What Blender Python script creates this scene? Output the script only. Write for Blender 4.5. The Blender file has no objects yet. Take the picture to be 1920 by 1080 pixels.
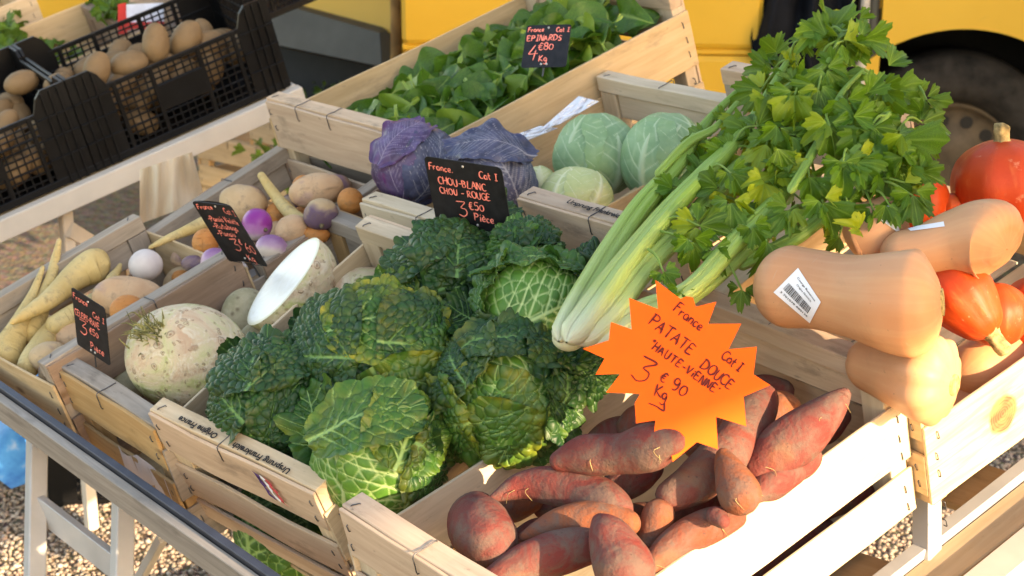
import bpy, math, random
import numpy as np
from mathutils import Vector, Matrix
from mathutils.bvhtree import BVHTree
random.seed(7); RNG = np.random.default_rng(11)
S = bpy.context.scene; COL = S.collection
rad = math.radians

# ------------------------------------------------------------------ frames
# The stall top slopes 16 degrees towards the customer.  "stall frame": x along the rail, y up the slope, z off the boards.
TILT = rad(16.02); CT, ST = math.cos(TILT), math.sin(TILT); LIFT = 0.80
F = 3432.41
RM = np.array([[0.6423082549513771, 0.7366806356687591, -0.21152244952247903],
               [0.2550440837057551, -0.465685382375639, -0.8474016993187744],
               [-0.7227673353078489, 0.49034555741061603, -0.48699960301797335]])
CP = np.array([1.460277155347196, -0.7106243380769698, 1.1012639530402744])
TM = np.array([[1, 0, 0], [0, CT, -ST], [0, ST, CT]])
def Wd(p):
    p = TM @ np.asarray(p, float); p[2] += LIFT; return p
def at(px, py, z):                       # photo position -> point on the stall-frame plane at height z
    d = RM.T @ np.array([(px-960)/F, (py-540)/F, 1.0]); return CP + d*((z-CP[2])/d[2])
def atk(px, py, k):                      # photo position -> point at depth k (metres) in the stall frame
    return CP + RM.T @ (np.array([(px-960)/F, (py-540)/F, 1.0])*k)
def atx(px, py, x):                      # same, on the vertical stall-frame plane at x
    d = RM.T @ np.array([(px-960)/F, (py-540)/F, 1.0]); return CP + d*((x-CP[0])/d[0])
def aty(px, py, y):
    d = RM.T @ np.array([(px-960)/F, (py-540)/F, 1.0]); return CP + d*((y-CP[1])/d[1])
def depth(p): return float((RM @ (np.asarray(p)-CP))[2])
CR, CU, CB = RM[0], -RM[1], -RM[2]       # camera right / up / back in the stall frame
CAMW = Wd(CP)
def gat(px, py, zw=0.0):                 # photo position -> world point on the level plane zw
    d = TM @ (RM.T @ np.array([(px-960)/F, (py-540)/F, 1.0])); return CAMW + d*((zw-CAMW[2])/d[2])
def gatk(px, py, k): return Wd(atk(px, py, k))

# ------------------------------------------------------------------ camera, sky, sun, exposure
cam = bpy.data.cameras.new('camera'); camo = bpy.data.objects.new('camera', cam); COL.objects.link(camo)
cam.sensor_width = 36; cam.lens = F/1920*36; cam.clip_end = 500; cam.clip_start = .05
r_, u_, b_ = TM@CR, TM@CU, TM@CB
camo.matrix_world = Matrix(((r_[0], u_[0], b_[0], CAMW[0]), (r_[1], u_[1], b_[1], CAMW[1]), (r_[2], u_[2], b_[2], CAMW[2]), (0, 0, 0, 1)))
S.camera = camo
cam.dof.use_dof = True; cam.dof.focus_distance = 1.98; cam.dof.aperture_fstop = 12
S.render.resolution_x, S.render.resolution_y = 1024, 576
SUN_EL, SUN_AZ = rad(17), rad(5)
SD = np.array([math.cos(SUN_EL)*math.cos(SUN_AZ), math.cos(SUN_EL)*math.sin(SUN_AZ), math.sin(SUN_EL)])
wld = bpy.data.worlds.new("World"); S.world = wld; wld.use_nodes = True
nt = wld.node_tree; bg = nt.nodes['Background']; sky = nt.nodes.new('ShaderNodeTexSky')
sky.sky_type = 'NISHITA'; sky.sun_disc = False; sky.sun_elevation = SUN_EL; sky.sun_rotation = math.atan2(SD[0], SD[1])
nt.links.new(sky.outputs[0], bg.inputs[0]); bg.inputs[1].default_value = 0.15
sl = bpy.data.lights.new('sun', 'SUN'); sl.energy = 3.2; sl.angle = rad(.5); sl.color = (1, .86, .66)
slo = bpy.data.objects.new('sun', sl); COL.objects.link(slo); slo.location = (6, 2, 6)
slo.rotation_euler = Vector(SD).to_track_quat('Z', 'Y').to_euler()
S.view_settings.view_transform = 'Standard'; S.view_settings.look = 'None'
S.view_settings.exposure = 2.2; S.view_settings.use_white_balance = True; S.view_settings.white_balance_temperature = 8300; S.view_settings.white_balance_tint = 14; S.view_settings.gamma = 1; S.view_settings.use_curve_mapping = False

# ------------------------------------------------------------------ mesh helpers
def tag(o, label=None, cat=None, group=None, kind=None):
    if label: o['label'] = label
    if cat: o['category'] = cat
    if group: o['group'] = group
    if kind: o['kind'] = kind
    return o
def mesh_from(name, V, Fc, mat=None, uv=None, col=None, smooth=True):
    me = bpy.data.meshes.new(name)
    V = np.asarray(V, np.float32)
    if isinstance(Fc, np.ndarray):
        n, k = Fc.shape
        me.vertices.add(len(V)); me.vertices.foreach_set('co', V.ravel())
        me.loops.add(n*k); me.loops.foreach_set('vertex_index', Fc.ravel().astype(np.int32))
        me.polygons.add(n); me.polygons.foreach_set('loop_start', np.arange(0, n*k, k, dtype=np.int32))
        me.update(calc_edges=True); flat = Fc.ravel()
    else:
        me.from_pydata(V.tolist(), [], [list(f) for f in Fc]); me.update()
        flat = np.concatenate([np.asarray(f) for f in Fc]) if len(Fc) else np.zeros(0, int)
    me.polygons.foreach_set('use_smooth', np.full(len(me.polygons), smooth))
    if uv is not None:
        l = me.uv_layers.new(name='UVMap'); l.data.foreach_set('uv', np.asarray(uv, np.float32)[flat].ravel())
    if col is not None:
        c = np.ones((len(V), 4), np.float32); col = np.asarray(col, np.float32); c[:, :col.shape[1]] = col
        a = me.color_attributes.new('col', 'FLOAT_COLOR', 'POINT'); a.data.foreach_set('color', c.ravel())
    if mat: me.materials.append(mat)
    return me
def link(name, data, parent=None, origin=None, world=False):
    o = bpy.data.objects.new(name, data); COL.objects.link(o)
    if parent is not None: o.parent = parent
    elif origin is not None:
        if world: o.location = origin
        else: o.location = Wd(origin); o.rotation_euler = (TILT, 0, 0)
    return o
# obj(): stall-frame vertices -> object with its origin inside it (or child relative to parent origin 'po')
def obj(name, V, Fc, mat, parent=None, po=None, origin=None, world=False, **k):
    V = np.asarray(V, float)
    if parent is None:
        if origin is None: origin = V.mean(0)
        V = V-np.asarray(origin)
    elif po is not None: V = V-np.asarray(po)
    return link(name, mesh_from(name, V, Fc, mat, **k), parent, origin, world)
def empty(name, origin, world=False):
    o = bpy.data.objects.new(name, None); COL.objects.link(o); o.empty_display_size = .05
    if world: o.location = origin
    else: o.location = Wd(origin); o.rotation_euler = (TILT, 0, 0)
    return o
def spline(P, n):
    P = np.asarray(P, float)
    if len(P) == 2: P = np.stack([P[0], (P[0]+P[1])/2, P[1]])
    Q = np.vstack([2*P[0]-P[1], P, 2*P[-1]-P[-2]]); m = len(P)-1
    d = np.r_[0, np.cumsum(np.linalg.norm(np.diff(P[:, :3] if P.shape[1] >= 3 else P, axis=0), axis=1))]
    t = np.interp(np.linspace(0, d[-1], n), d, np.arange(m+1)); i = np.minimum(t.astype(int), m-1); f = (t-i)[:, None]
    a, b, c, e = Q[i], Q[i+1], Q[i+2], Q[i+3]
    return .5*((2*b)+(-a+c)*f+(2*a-5*b+4*c-e)*f**2+(-a+3*b-3*c+e)*f**3)
def nz(P, freq, seed=0, octv=3):
    g = np.random.default_rng(seed+1000); P = np.asarray(P, float); out = np.zeros(len(P)); amp = 1.0; tot = 0
    for o in range(octv):
        for k in range(6):
            w = g.normal(size=P.shape[1]); w /= np.linalg.norm(w)
            out += amp*np.sin(P@w*freq*(2**o)*g.uniform(.7, 1.4)+g.uniform(0, 6.28))/3.0
        tot += amp; amp *= .5
    return out/tot
def gridfaces(nr, nc, wrap=False):
    i = np.arange(nr-1)[:, None]; j = np.arange(nc if wrap else nc-1)[None, :]; j2 = (j+1) % nc
    return np.stack([i*nc+j, i*nc+j2, (i+1)*nc+j2, (i+1)*nc+j], -1).reshape(-1, 4)
def tube(path, radii, n=20, lump=0, lf=40, seed=0, cross=None, squash=1.0, up=(0, 0, 1)):
    P = np.asarray(path, float); r = np.asarray(radii, float); N = len(P)
    T = np.gradient(P, axis=0); T /= np.linalg.norm(T, axis=1)[:, None]+1e-12
    a = np.asarray(up, float); a = a-T[0]*(a@T[0])
    if np.linalg.norm(a) < 1e-3: a = np.cross(T[0], [1, 0, 0])
    A = []
    for k in range(N):
        a = a-T[k]*(a@T[k]); a /= np.linalg.norm(a); A.append(a.copy())
    A = np.array(A); B = np.cross(T, A); th = np.linspace(0, 2*np.pi, n, endpoint=False)
    cs, sn = np.cos(th), np.sin(th)
    q = np.ones((N, n)) if cross is None else cross(np.linspace(0, 1, N)[:, None], th[None, :])*np.ones((N, n))
    V = P[:, None]+(A[:, None]*(cs*squash)[None, :, None]+B[:, None]*sn[None, :, None])*(r[:, None]*q)[..., None]
    if lump:
        nn = nz(V.reshape(-1, 3), lf, seed).reshape(N, n)
        V += (A[:, None]*cs[None, :, None]+B[:, None]*sn[None, :, None])*(nn*lump*np.minimum(r/r.max()*1.6, 1)[:, None])[..., None]
    t = np.repeat(np.linspace(0, 1, N), n); c = np.stack([t, np.tile(th/6.2832, N), r.repeat(n)/r.max()], 1)
    return V.reshape(-1, 3), gridfaces(N, n, True), c
def blob(c, ax, nu=40, nv=26, lump=0, lf=40, seed=0):     # ellipsoid; ax: 3 axis vectors, pole along ax[2]
    c = np.asarray(c, float); ax = [np.asarray(a, float) for a in ax]
    u = np.linspace(0, 2*np.pi, nu, endpoint=False); v = np.linspace(.004, np.pi-.004, nv)
    D = np.sin(v)[:, None, None]*(np.cos(u)[None, :, None]*ax[0]+np.sin(u)[None, :, None]*ax[1])+np.cos(v)[:, None, None]*ax[2]
    D = D.reshape(-1, 3)
    if lump: D = D*(1+lump*nz(D, lf, seed))[:, None]
    t = np.repeat(v/np.pi, nu)
    return D+c, gridfaces(nv, nu, True), np.stack([t, np.tile(u/6.2832, nv), t*0], 1)
BOXF = np.array([[0, 1, 3, 2], [4, 6, 7, 5], [0, 4, 5, 1], [2, 3, 7, 6], [0, 2, 6, 4], [1, 5, 7, 3]])
def plank(x0, x1, y0, y1, z0, z1, warp=0.0, seed=0, ch=.0009, seg=8):
    """bevelled, slightly warped board; grain UV runs along its longest side (metres)"""
    lo = np.array([x0, y0, z0], float); hi = np.array([x1, y1, z1], float); d = hi-lo; ax = int(np.argmax(d)); o = [i for i in range(3) if i != ax]
    ch = min(ch, d[o[0]]*.3, d[o[1]]*.3)
    a0, a1 = lo[o[0]], hi[o[0]]; b0, b1 = lo[o[1]], hi[o[1]]
    ring = [(a0+ch, b0), (a1-ch, b0), (a1, b0+ch), (a1, b1-ch), (a1-ch, b1), (a0+ch, b1), (a0, b1-ch), (a0, b0+ch)]
    per = np.r_[0, np.cumsum([math.dist(ring[i], ring[(i+1) % 8]) for i in range(8)])][:8]
    ts = np.r_[lo[ax], np.linspace(lo[ax]+ch, hi[ax]-ch, seg), hi[ax]]
    g = np.random.default_rng(seed); V = []; UV = []
    ph = g.uniform(0, 6.28, 4); off = g.uniform(0, 20)
    for i, t in enumerate(ts):
        s = (t-lo[ax])/d[ax]; k = .0 if 0 < i < len(ts)-1 else 1
        wa = warp*(math.sin(s*4+ph[0])+.6*math.sin(s*9+ph[1])); wb = warp*(math.sin(s*5+ph[2])+.6*math.sin(s*11+ph[3]))
        for j, (a, b) in enumerate(ring):
            p = [0, 0, 0]; p[ax] = t
            p[o[0]] = a+(((a0+a1)/2-a)*ch/max(a1-a0, 1e-6)*k)+wa; p[o[1]] = b+(((b0+b1)/2-b)*ch/max(b1-b0, 1e-6)*k)+wb
            V.append(p); UV.append((t, per[j]+off))
    Fc = [list(f) for f in gridfaces(len(ts), 8, True)]
    Fc += [list(range(7, -1, -1)), list(range((len(ts)-1)*8, len(ts)*8))]
    if ax == 1: Fc = [f[::-1] for f in Fc]
    return V, Fc, UV
def join(parts):
    V = []; Fc = []; n = 0
    for v, f in parts:
        V += [tuple(p) for p in v]; Fc += [tuple(int(i)+n for i in q) for q in f]; n += len(v)
    return V, Fc
def box(x0, x1, y0, y1, z0, z1, ch=.002):
    v, f, u = plank(x0, x1, y0, y1, z0, z1, 0, 0, ch, 2); return v, f
def bar(p, q, w, h, up=(0, 0, 1)):       # box beam between two points
    p, q = np.asarray(p, float), np.asarray(q, float); t = q-p; L = np.linalg.norm(t); t /= L
    up = np.asarray(up, float); s = np.cross(t, up); s /= np.linalg.norm(s); n = np.cross(s, t)
    v, f = box(-w/2, w/2, 0, L, -h/2, h/2, min(w, h)*.08); v = np.asarray(v)
    return p+v[:, :1]*s+v[:, 1:2]*t+v[:, 2:3]*n, f

# ------------------------------------------------------------------ materials
class Mt:
    def __init__(s, name):
        s.m = bpy.data.materials.new(name); s.m.use_nodes = True; s.nt = s.m.node_tree; s.b = s.nt.nodes['Principled BSDF']
        s.co = s.nt.nodes.new('ShaderNodeTexCoord')
    def n(s, t, **k):
        x = s.nt.nodes.new(t)
        for a, v in k.items(): setattr(x, a, v)
        return x
    def l(s, a, b): s.nt.links.new(a, b)
    def put(s, sock, v):
        if hasattr(v, 'is_output'): s.l(v, sock)
        else: sock.default_value = v if not (isinstance(v, tuple) and len(v) == 3 and sock.type == 'RGBA') else (*v, 1)
    def vec(s, kind='Object', scale=(1, 1, 1), rnd=False):
        mp = s.n('ShaderNodeMapping'); s.l(s.co.outputs[kind], mp.inputs[0]); mp.inputs['Scale'].default_value = scale
        if rnd:
            oi = s.n('ShaderNodeObjectInfo'); mu = s.n('ShaderNodeMath', operation='MULTIPLY'); s.l(oi.outputs['Random'], mu.inputs[0]); mu.inputs[1].default_value = 37.0
            s.l(mu.outputs[0], mp.inputs['Location'])
        return mp.outputs[0]
    def noise(s, scale, detail=4, v=None, rough=.55, dist=0):
        x = s.n('ShaderNodeTexNoise'); x.inputs['Scale'].default_value = scale; x.inputs['Detail'].default_value = detail; x.inputs['Roughness'].default_value = rough
        x.inputs['Distortion'].default_value = dist; s.l(v if v is not None else s.vec(), x.inputs['Vector']); return x.outputs[0]
    def voro(s, scale, v=None, feature='F1', out='Distance'):
        x = s.n('ShaderNodeTexVoronoi', feature=feature); x.inputs['Scale'].default_value = scale; s.l(v if v is not None else s.vec(), x.inputs['Vector']); return x.outputs[out]
    def ramp(s, f, stops):
        x = s.n('ShaderNodeValToRGB'); e = x.color_ramp.elements
        while len(e) < len(stops): e.new(.5)
        for q, (p, c) in zip(e, stops): q.position = p; q.color = (*c, 1) if isinstance(c, tuple) else (c, c, c, 1)
        s.l(f, x.inputs[0]); return x.outputs[0]
    def mix(s, f, a, b, mode='MIX'):
        x = s.n('ShaderNodeMix', data_type='RGBA', blend_type=mode); s.put(x.inputs[0], f); s.put(x.inputs[6], a); s.put(x.inputs[7], b); return x.outputs[2]
    def math(s, op, a, b=0.0):
        x = s.n('ShaderNodeMath', operation=op); s.put(x.inputs[0], a); s.put(x.inputs[1], b); return x.outputs[0]
    def attr(s):
        a = s.n('ShaderNodeAttribute'); a.attribute_name = 'col'; x = s.n('ShaderNodeSeparateColor'); s.l(a.outputs['Color'], x.inputs[0]); return x.outputs
    def rnd(s): return s.n('ShaderNodeObjectInfo').outputs['Random']
    def bump(s, h, strength=.3, dist=.002):
        x = s.n('ShaderNodeBump'); x.inputs['Strength'].default_value = strength; x.inputs['Distance'].default_value = dist; s.l(h, x.inputs['Height']); s.l(x.outputs[0], s.b.inputs['Normal'])
    def fin(s, col, rough=.6, spec=.3, metal=0, sss=0, ssr=(1, .4, .2), trans=0, tcol=None):
        s.put(s.b.inputs['Base Color'], col); s.put(s.b.inputs['Roughness'], rough); s.b.inputs['Specular IOR Level'].default_value = spec; s.b.inputs['Metallic'].default_value = metal
        if sss: s.b.inputs['Subsurface Weight'].default_value = sss; s.b.inputs['Subsurface Radius'].default_value = ssr; s.b.inputs['Subsurface Scale'].default_value = .004
        if trans:
            t = s.n('ShaderNodeBsdfTranslucent'); s.put(t.inputs[0], tcol if tcol is not None else col); mx = s.n('ShaderNodeMixShader'); mx.inputs[0].default_value = trans
            s.l(s.b.outputs[0], mx.inputs[1]); s.l(t.outputs[0], mx.inputs[2]); s.l(mx.outputs[0], s.nt.nodes['Material Output'].inputs[0])
        return s.m
def plain(name, c, rough=.6, spec=.3, metal=0, var=.12, scale=30, bump=0):
    m = Mt(name); f = m.noise(scale, 4); c2 = tuple(max(0, x*(1-var*2)) for x in c); c3 = tuple(min(1, x*(1+var)) for x in c)
    if bump: m.bump(m.noise(scale*8, 4), bump, .001)
    return m.fin(m.ramp(f, [(.3, c2), (.7, c3)]), rough, spec, metal)
def wood(name, a, b, dirt, dcol=(.10, .075, .055), rough=.75):
    m = Mt(name); v = m.vec('UV', (7, 110, 1), True); g = m.noise(1.0, 6, v, .62, .6)
    v2 = m.vec('UV', (2.2, 9, 1), True); g2 = m.noise(1.6, 4, v2)
    col = m.mix(m.ramp(g, [(.32, 0.0), (.68, 1.0)]), a, b)
    tint = m.mix(m.rnd(), (1.06, 1.0, .93), (.88, .86, .90)); col = m.mix(.8, col, tint, 'MULTIPLY')
    col = m.mix(m.ramp(g2, [(.42, 0.0), (.75, .55)]), col, tuple(x*.72 for x in a))
    sp = m.noise(1.0, 5, m.vec('UV', (38, 75, 1), True), .6); col = m.mix(m.math('MULTIPLY', m.ramp(sp, [(.66, 0.0), (.76, 1.0)]), dirt), col, dcol)
    sm = m.noise(1.0, 6, m.vec('UV', (9, 26, 1), True), .7); col = m.mix(m.math('MULTIPLY', m.ramp(sm, [(.56, 0.0), (.72, .8)]), dirt), col, dcol)
    kn = m.voro(1.0, m.vec('UV', (4.5, 13, 1), True)); col = m.mix(m.ramp(kn, [(.035, .75), (.085, 0.0)]), col, (.16, .085, .04))
    m.bump(g, .35, .0007)
    return m.fin(col, rough, .25)
WOOD = {'new': wood('wood_new', (.50, .38, .25), (.66, .53, .37), .6), 'pink': wood('wood_pink', (.50, .35, .24), (.64, .48, .34), .65),
        'grey': wood('wood_grey', (.27, .225, .18), (.42, .355, .29), .75), 'tan': wood('wood_tan', (.44, .26, .11), (.56, .37, .18), .65, (.12, .07, .03)),
        'brown': wood('wood_brown', (.25, .165, .11), (.36, .25, .175), .5), 'cream': wood('wood_cream', (.56, .45, .31), (.70, .58, .42), .4),
        'warm': wood('wood_warm', (.50, .35, .19), (.62, .46, .28), .45), 'ply': wood('plywood', (.46, .32, .18), (.54, .40, .25), .35)}
STEEL = plain('staple_steel', (.10, .10, .11), .45, .5, .8)
ALU = plain('dull_aluminium', (.46, .44, .42), .5, .5, .25, .08, 12)
M_TAG = plain('black_slate', (.012, .012, .014), .5, .35, 0, .3, 80)
M_CORAL = plain('coral_marker', (.95, .26, .20), .7, .1, 0, .05, 200)
M_ORANGE = plain('orange_card', (.93, .105, .006), .6, .2, 0, .03, 60)
M_MARK = plain('brown_red_marker', (.13, .012, .008), .6, .2, 0, .1, 200)
M_INK = plain('black_ink', (.035, .033, .035), .8, .1, 0, .45, 420)
M_PAPER = plain('white_paper', (.80, .80, .84), .6, .2, 0, .03, 40)
M_PURPLE = plain('purple_ink', (.10, .045, .16), .8, .1, 0, .35, 160); M_RED = plain('red_ink', (.62, .09, .10), .8, .1, 0, .3, 160)
M_BLACK = plain('black_plastic', (.0045, .0045, .005), .42, .25, 0, .2, 20)

def leafmat(name, dark, mid, vein, yellow, rough=.42, spec=.35, yl=1.0, bscale=700, trans=.0):
    m = Mt(name); a = m.attr(); f = m.noise(38, 5, None, .6); col = m.mix(m.ramp(f, [(.3, 0.0), (.7, 1.0)]), dark, mid)
    yn = m.noise(30, 4); yf = m.math('MULTIPLY', m.ramp(yn, [(.40, 0.0), (.62, 1.0)]), m.math('MULTIPLY', a[1], yl)); col = m.mix(m.math('MULTIPLY', yf, .6), col, yellow)
    col = m.mix(a[0], col, vein)
    sp = m.noise(170, 3); col = m.mix(m.ramp(sp, [(.74, 0.0), (.79, .55)]), col, (.10, .07, .03))
    m.bump(m.noise(bscale, 3), .25, .0008)
    return m.fin(col, rough, spec, trans=trans, tcol=mid)
M_SAV_D = leafmat('savoy_outer_leaf', (.006, .032, .010), (.020, .074, .016), (.13, .25, .07), (.34, .29, .02), .42, .32)
M_SAV_M = leafmat('savoy_mid_leaf', (.014, .064, .010), (.046, .135, .020), (.24, .38, .12), (.40, .32, .02), .42, .32)
M_SAV_L = leafmat('savoy_heart_leaf', (.034, .115, .016), (.085, .215, .03), (.42, .54, .22), (.30, .28, .04), .42, .32)
M_RC = leafmat('red_cabbage_leaf', (.028, .012, .045), (.12, .085, .19), (.27, .22, .32), (.10, .006, .09), .42, .35, .9)
M_RC2 = leafmat('blue_cabbage_leaf', (.016, .020, .045), (.095, .10, .17), (.28, .27, .31), (.02, .035, .12), .42, .35, .8)
M_WC = leafmat('white_cabbage_leaf', (.17, .30, .15), (.27, .40, .21), (.42, .53, .33), (.20, .33, .06), .48, .25)
M_WCY = leafmat('pale_cabbage_leaf', (.44, .48, .20), (.56, .58, .28), (.66, .66, .40), (.30, .40, .10), .45, .4)

def sweetmat():
    m = Mt('sweet_potato_skin'); f = m.noise(14, 5, None, .6); r = m.rnd()
    base = m.mix(m.ramp(r, [(.5, 0.0), (.85, 1.0)]), (.17, .034, .028), (.26, .078, .032))
    col = m.mix(m.ramp(f, [(.35, 0.0), (.65, 1.0)]), base, m.mix(.6, base, (.14, .06, .05)))
    d = m.noise(34, 7, None, .72, .8); col = m.mix(m.ramp(d, [(.42, 0.0), (.60, .85)]), col, (.13, .088, .07))
    o = m.noise(9, 3); col = m.mix(m.ramp(o, [(.62, 0.0), (.74, .5)]), col, (.30, .13, .045))
    sp = m.voro(120); col = m.mix(m.ramp(sp, [(.08, .8), (.16, 0.0)]), col, (.09, .05, .04))
    m.bump(m.math('ADD', m.noise(120, 6, None, .7), m.math('MULTIPLY', m.noise(38, 4), 2.0)), .7, .003)
    return m.fin(col, .78, .15)
M_SWEET = sweetmat()
def rootmat(name, c1, c2, dirt, ring=0, patch=None, pstop=(.5, .65), rough=.62):
    m = Mt(name); f = m.noise(22, 5); col = m.ramp(f, [(.3, c1), (.7, c2)])
    if patch: col = m.mix(m.ramp(m.noise(13, 4, m.vec('Object', (1, 1, 1), True), .55, .5), [(pstop[0], 0.0), (pstop[1], 1.0)]), col, patch)
    h = m.noise(90, 5, None, .65)
    if ring:
        a = m.attr(); rn = m.noise(1, 3, m.vec('Object', (1, 1, 1))); w = m.n('ShaderNodeTexNoise'); cx = m.n('ShaderNodeCombineXYZ'); m.l(m.math('MULTIPLY', a[0], ring), cx.inputs[0]); m.l(m.math('MULTIPLY', a[1], 4.0), cx.inputs[1]); m.l(m.math('MULTIPLY', m.rnd(), 30.0), cx.inputs[2]); m.l(cx.outputs[0], w.inputs['Vector']); w.inputs['Scale'].default_value = 1; w.inputs['Detail'].default_value = 3
        col = m.mix(m.ramp(w.outputs[0], [(.60, 0.0), (.72, .6)]), col, tuple(x*.52 for x in c1)); h = m.math('ADD', h, m.math('MULTIPLY', w.outputs[0], -1.0))
    d = m.noise(45, 6, None, .7); col = m.mix(m.math('MULTIPLY', m.ramp(d, [(.55, 0.0), (.70, 1.0)]), dirt), col, (.16, .11, .07))
    m.bump(h, .65, .0028)
    return m.fin(col, rough, .25)
M_PARS = rootmat('parsnip_skin', (.50, .34, .12), (.62, .47, .22), .6, 30)
M_SWEDE = rootmat('swede_skin', (.44, .29, .15), (.56, .40, .24), .7, 0, (.15, .09, .13), (.46, .60))
M_SWEDEP = rootmat('swede_pink_skin', (.52, .30, .16), (.60, .40, .24), .6, 8, (.28, .17, .20), (.58, .70))
M_OBALL = rootmat('orange_root_skin', (.50, .17, .04), (.60, .26, .08), .6, 12)
M_POT = rootmat('potato_skin', (.16, .095, .045), (.25, .155, .075), .6)
def turnipmat():
    m = Mt('turnip_skin'); a = m.attr(); f = m.noise(40, 4)
    t = m.math('ADD', a[0], m.math('MULTIPLY', m.math('SUBTRACT', f, .5), .35)); col = m.ramp(t, [(.22, (.26, .10, .24)), (.45, (.48, .30, .40)), (.60, (.66, .56, .48))])
    d = m.noise(50, 5, None, .7); col = m.mix(m.ramp(d, [(.62, 0.0), (.75, .5)]), col, (.25, .17, .12)); m.bump(m.noise(120, 4), .2, .001); return m.fin(col, .42, .45)
M_TURN = turnipmat()
def turnipw():
    m = Mt('white_turnip_skin'); col = m.ramp(m.noise(26, 5), [(.3, (.50, .42, .40)), (.6, (.64, .57, .53))]); m.bump(m.noise(90, 4), .3, .001); return m.fin(col, .6, .3)
M_TURNW = turnipw()
def vivid():
    m = Mt('violet_turnip_skin'); a = m.attr(); t = m.math('ADD', a[0], m.math('MULTIPLY', m.math('SUBTRACT', m.noise(30, 3), .5), .2)); col = m.ramp(t, [(.5, (.27, .025, .24)), (.7, (.50, .25, .45)), (.8, (.66, .55, .55))]); return m.fin(col, .35, .5)
M_VIVID = vivid()
def celmat():
    m = Mt('celeriac_skin'); f = m.noise(12, 5, None, .62, 1.6); col = m.ramp(f, [(.32, (.56, .36, .23)), (.45, (.62, .48, .32)), (.55, (.58, .52, .29)), (.66, (.34, .39, .10))])
    w = m.noise(26, 6, None, .65, 3.0); col = m.mix(m.ramp(w, [(.52, 0.0), (.62, .75)]), col, (.70, .60, .44)); w2 = m.noise(34, 6, None, .7, 2.0); col = m.mix(m.ramp(w2, [(.58, 0.0), (.70, .55)]), col, (.40, .26, .15))
    h = m.noise(110, 5)
    for sc, r0, dens in ((36, .20, .40), (64, .27, .42), (115, .30, .5)):
        wv_ = m.n('ShaderNodeTexNoise'); wv_.inputs['Scale'].default_value = 55; m.l(m.vec(), wv_.inputs['Vector']); vm = m.n('ShaderNodeMix', data_type='RGBA', blend_type='ADD'); vm.inputs[0].default_value = .012; m.l(m.vec(), vm.inputs[6]); m.l(wv_.outputs['Color'], vm.inputs[7]); vv_ = vm.outputs[2]
        d = m.voro(sc, vv_); cx = m.n('ShaderNodeSeparateColor'); m.l(m.voro(sc, vv_, 'F1', 'Color'), cx.inputs[0]); on = m.math('LESS_THAN', cx.outputs[0], dens); rr = m.math('MULTIPLY', m.math('ADD', cx.outputs[1], .45), r0); q = m.math('DIVIDE', d, rr)
        core = m.math('MULTIPLY', on, m.ramp(q, [(.25, .9), (.45, .25), (.62, .1), (.80, .75), (1.0, 0.0)])); col = m.mix(m.math('MULTIPLY', core, .8), col, (.24, .12, .06)); h = m.math('ADD', h, m.math('MULTIPLY', on, m.ramp(q, [(.1, .2), (.5, 1.0), (1.0, 0.0)])))
    d = m.noise(24, 6, None, .7); col = m.mix(m.ramp(d, [(.60, 0.0), (.72, .5)]), col, (.25, .15, .09))
    m.bump(m.math('ADD', h, m.math('MULTIPLY', w, 1.5)), .6, .003); return m.fin(col, .62, .28)
M_CEL = celmat()
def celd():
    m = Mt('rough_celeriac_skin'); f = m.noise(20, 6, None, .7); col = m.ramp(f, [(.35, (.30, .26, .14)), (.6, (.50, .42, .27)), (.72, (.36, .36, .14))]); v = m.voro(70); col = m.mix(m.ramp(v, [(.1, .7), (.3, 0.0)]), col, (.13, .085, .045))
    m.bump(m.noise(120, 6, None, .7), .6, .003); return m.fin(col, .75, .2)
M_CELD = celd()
def fleshmat():
    m = Mt('celeriac_flesh'); f = m.noise(18, 6, None, .65, 1.5); col = m.ramp(f, [(.3, (.70, .68, .62)), (.6, (.82, .81, .79))]); w = m.noise(60, 5, None, .7, 2); col = m.mix(m.ramp(w, [(.55, 0.0), (.7, .35)]), col, (.62, .58, .48)); a = m.attr(); col = m.mix(m.ramp(a[0], [(.90, 0.0), (.97, .8)]), col, (.56, .50, .32)); m.bump(m.noise(140, 5), .3, .001); return m.fin(col, .38, .45)
M_FLESH = fleshmat()
M_TUFT = plain('root_tuft', (.28, .26, .10), .7, .2, 0, .4, 60)
def butter():
    m = Mt('butternut_skin'); a = m.attr(); v = m.vec('Object', (1, 1, 1), True); f = m.noise(7, 5, v); col = m.ramp(f, [(.3, (.53, .235, .110)), (.7, (.63, .325, .17))])
    cx = m.n('ShaderNodeCombineXYZ'); m.l(m.math('MULTIPLY', a[0], 2.0), cx.inputs[0]); m.l(m.math('MULTIPLY', a[1], 34.0), cx.inputs[1]); w = m.n('ShaderNodeTexNoise'); m.l(cx.outputs[0], w.inputs['Vector']); w.inputs['Scale'].default_value = 1; w.inputs['Detail'].default_value = 5
    col = m.mix(m.ramp(w.outputs[0], [(.45, 0.0), (.75, .3)]), col, (.70, .42, .22)); s = m.noise(16, 7, v, .72, 1.0); col = m.mix(m.ramp(s, [(.56, 0.0), (.70, .45)]), col, (.42, .22, .11)); sp = m.noise(150, 3, v); col = m.mix(m.ramp(sp, [(.70, 0.0), (.76, .6)]), col, (.26, .14, .08))
    sc = m.noise(1.0, 5, m.vec('Object', (160, 14, 30), True), .6); col = m.mix(m.ramp(sc, [(.68, 0.0), (.73, .5)]), col, (.50, .34, .22)); m.bump(m.math('ADD', m.noise(70, 5, v), m.math('MULTIPLY', w.outputs[0], .6)), .22, .0014); return m.fin(col, .5, .3, sss=.05)
M_BUT = butter()
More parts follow.
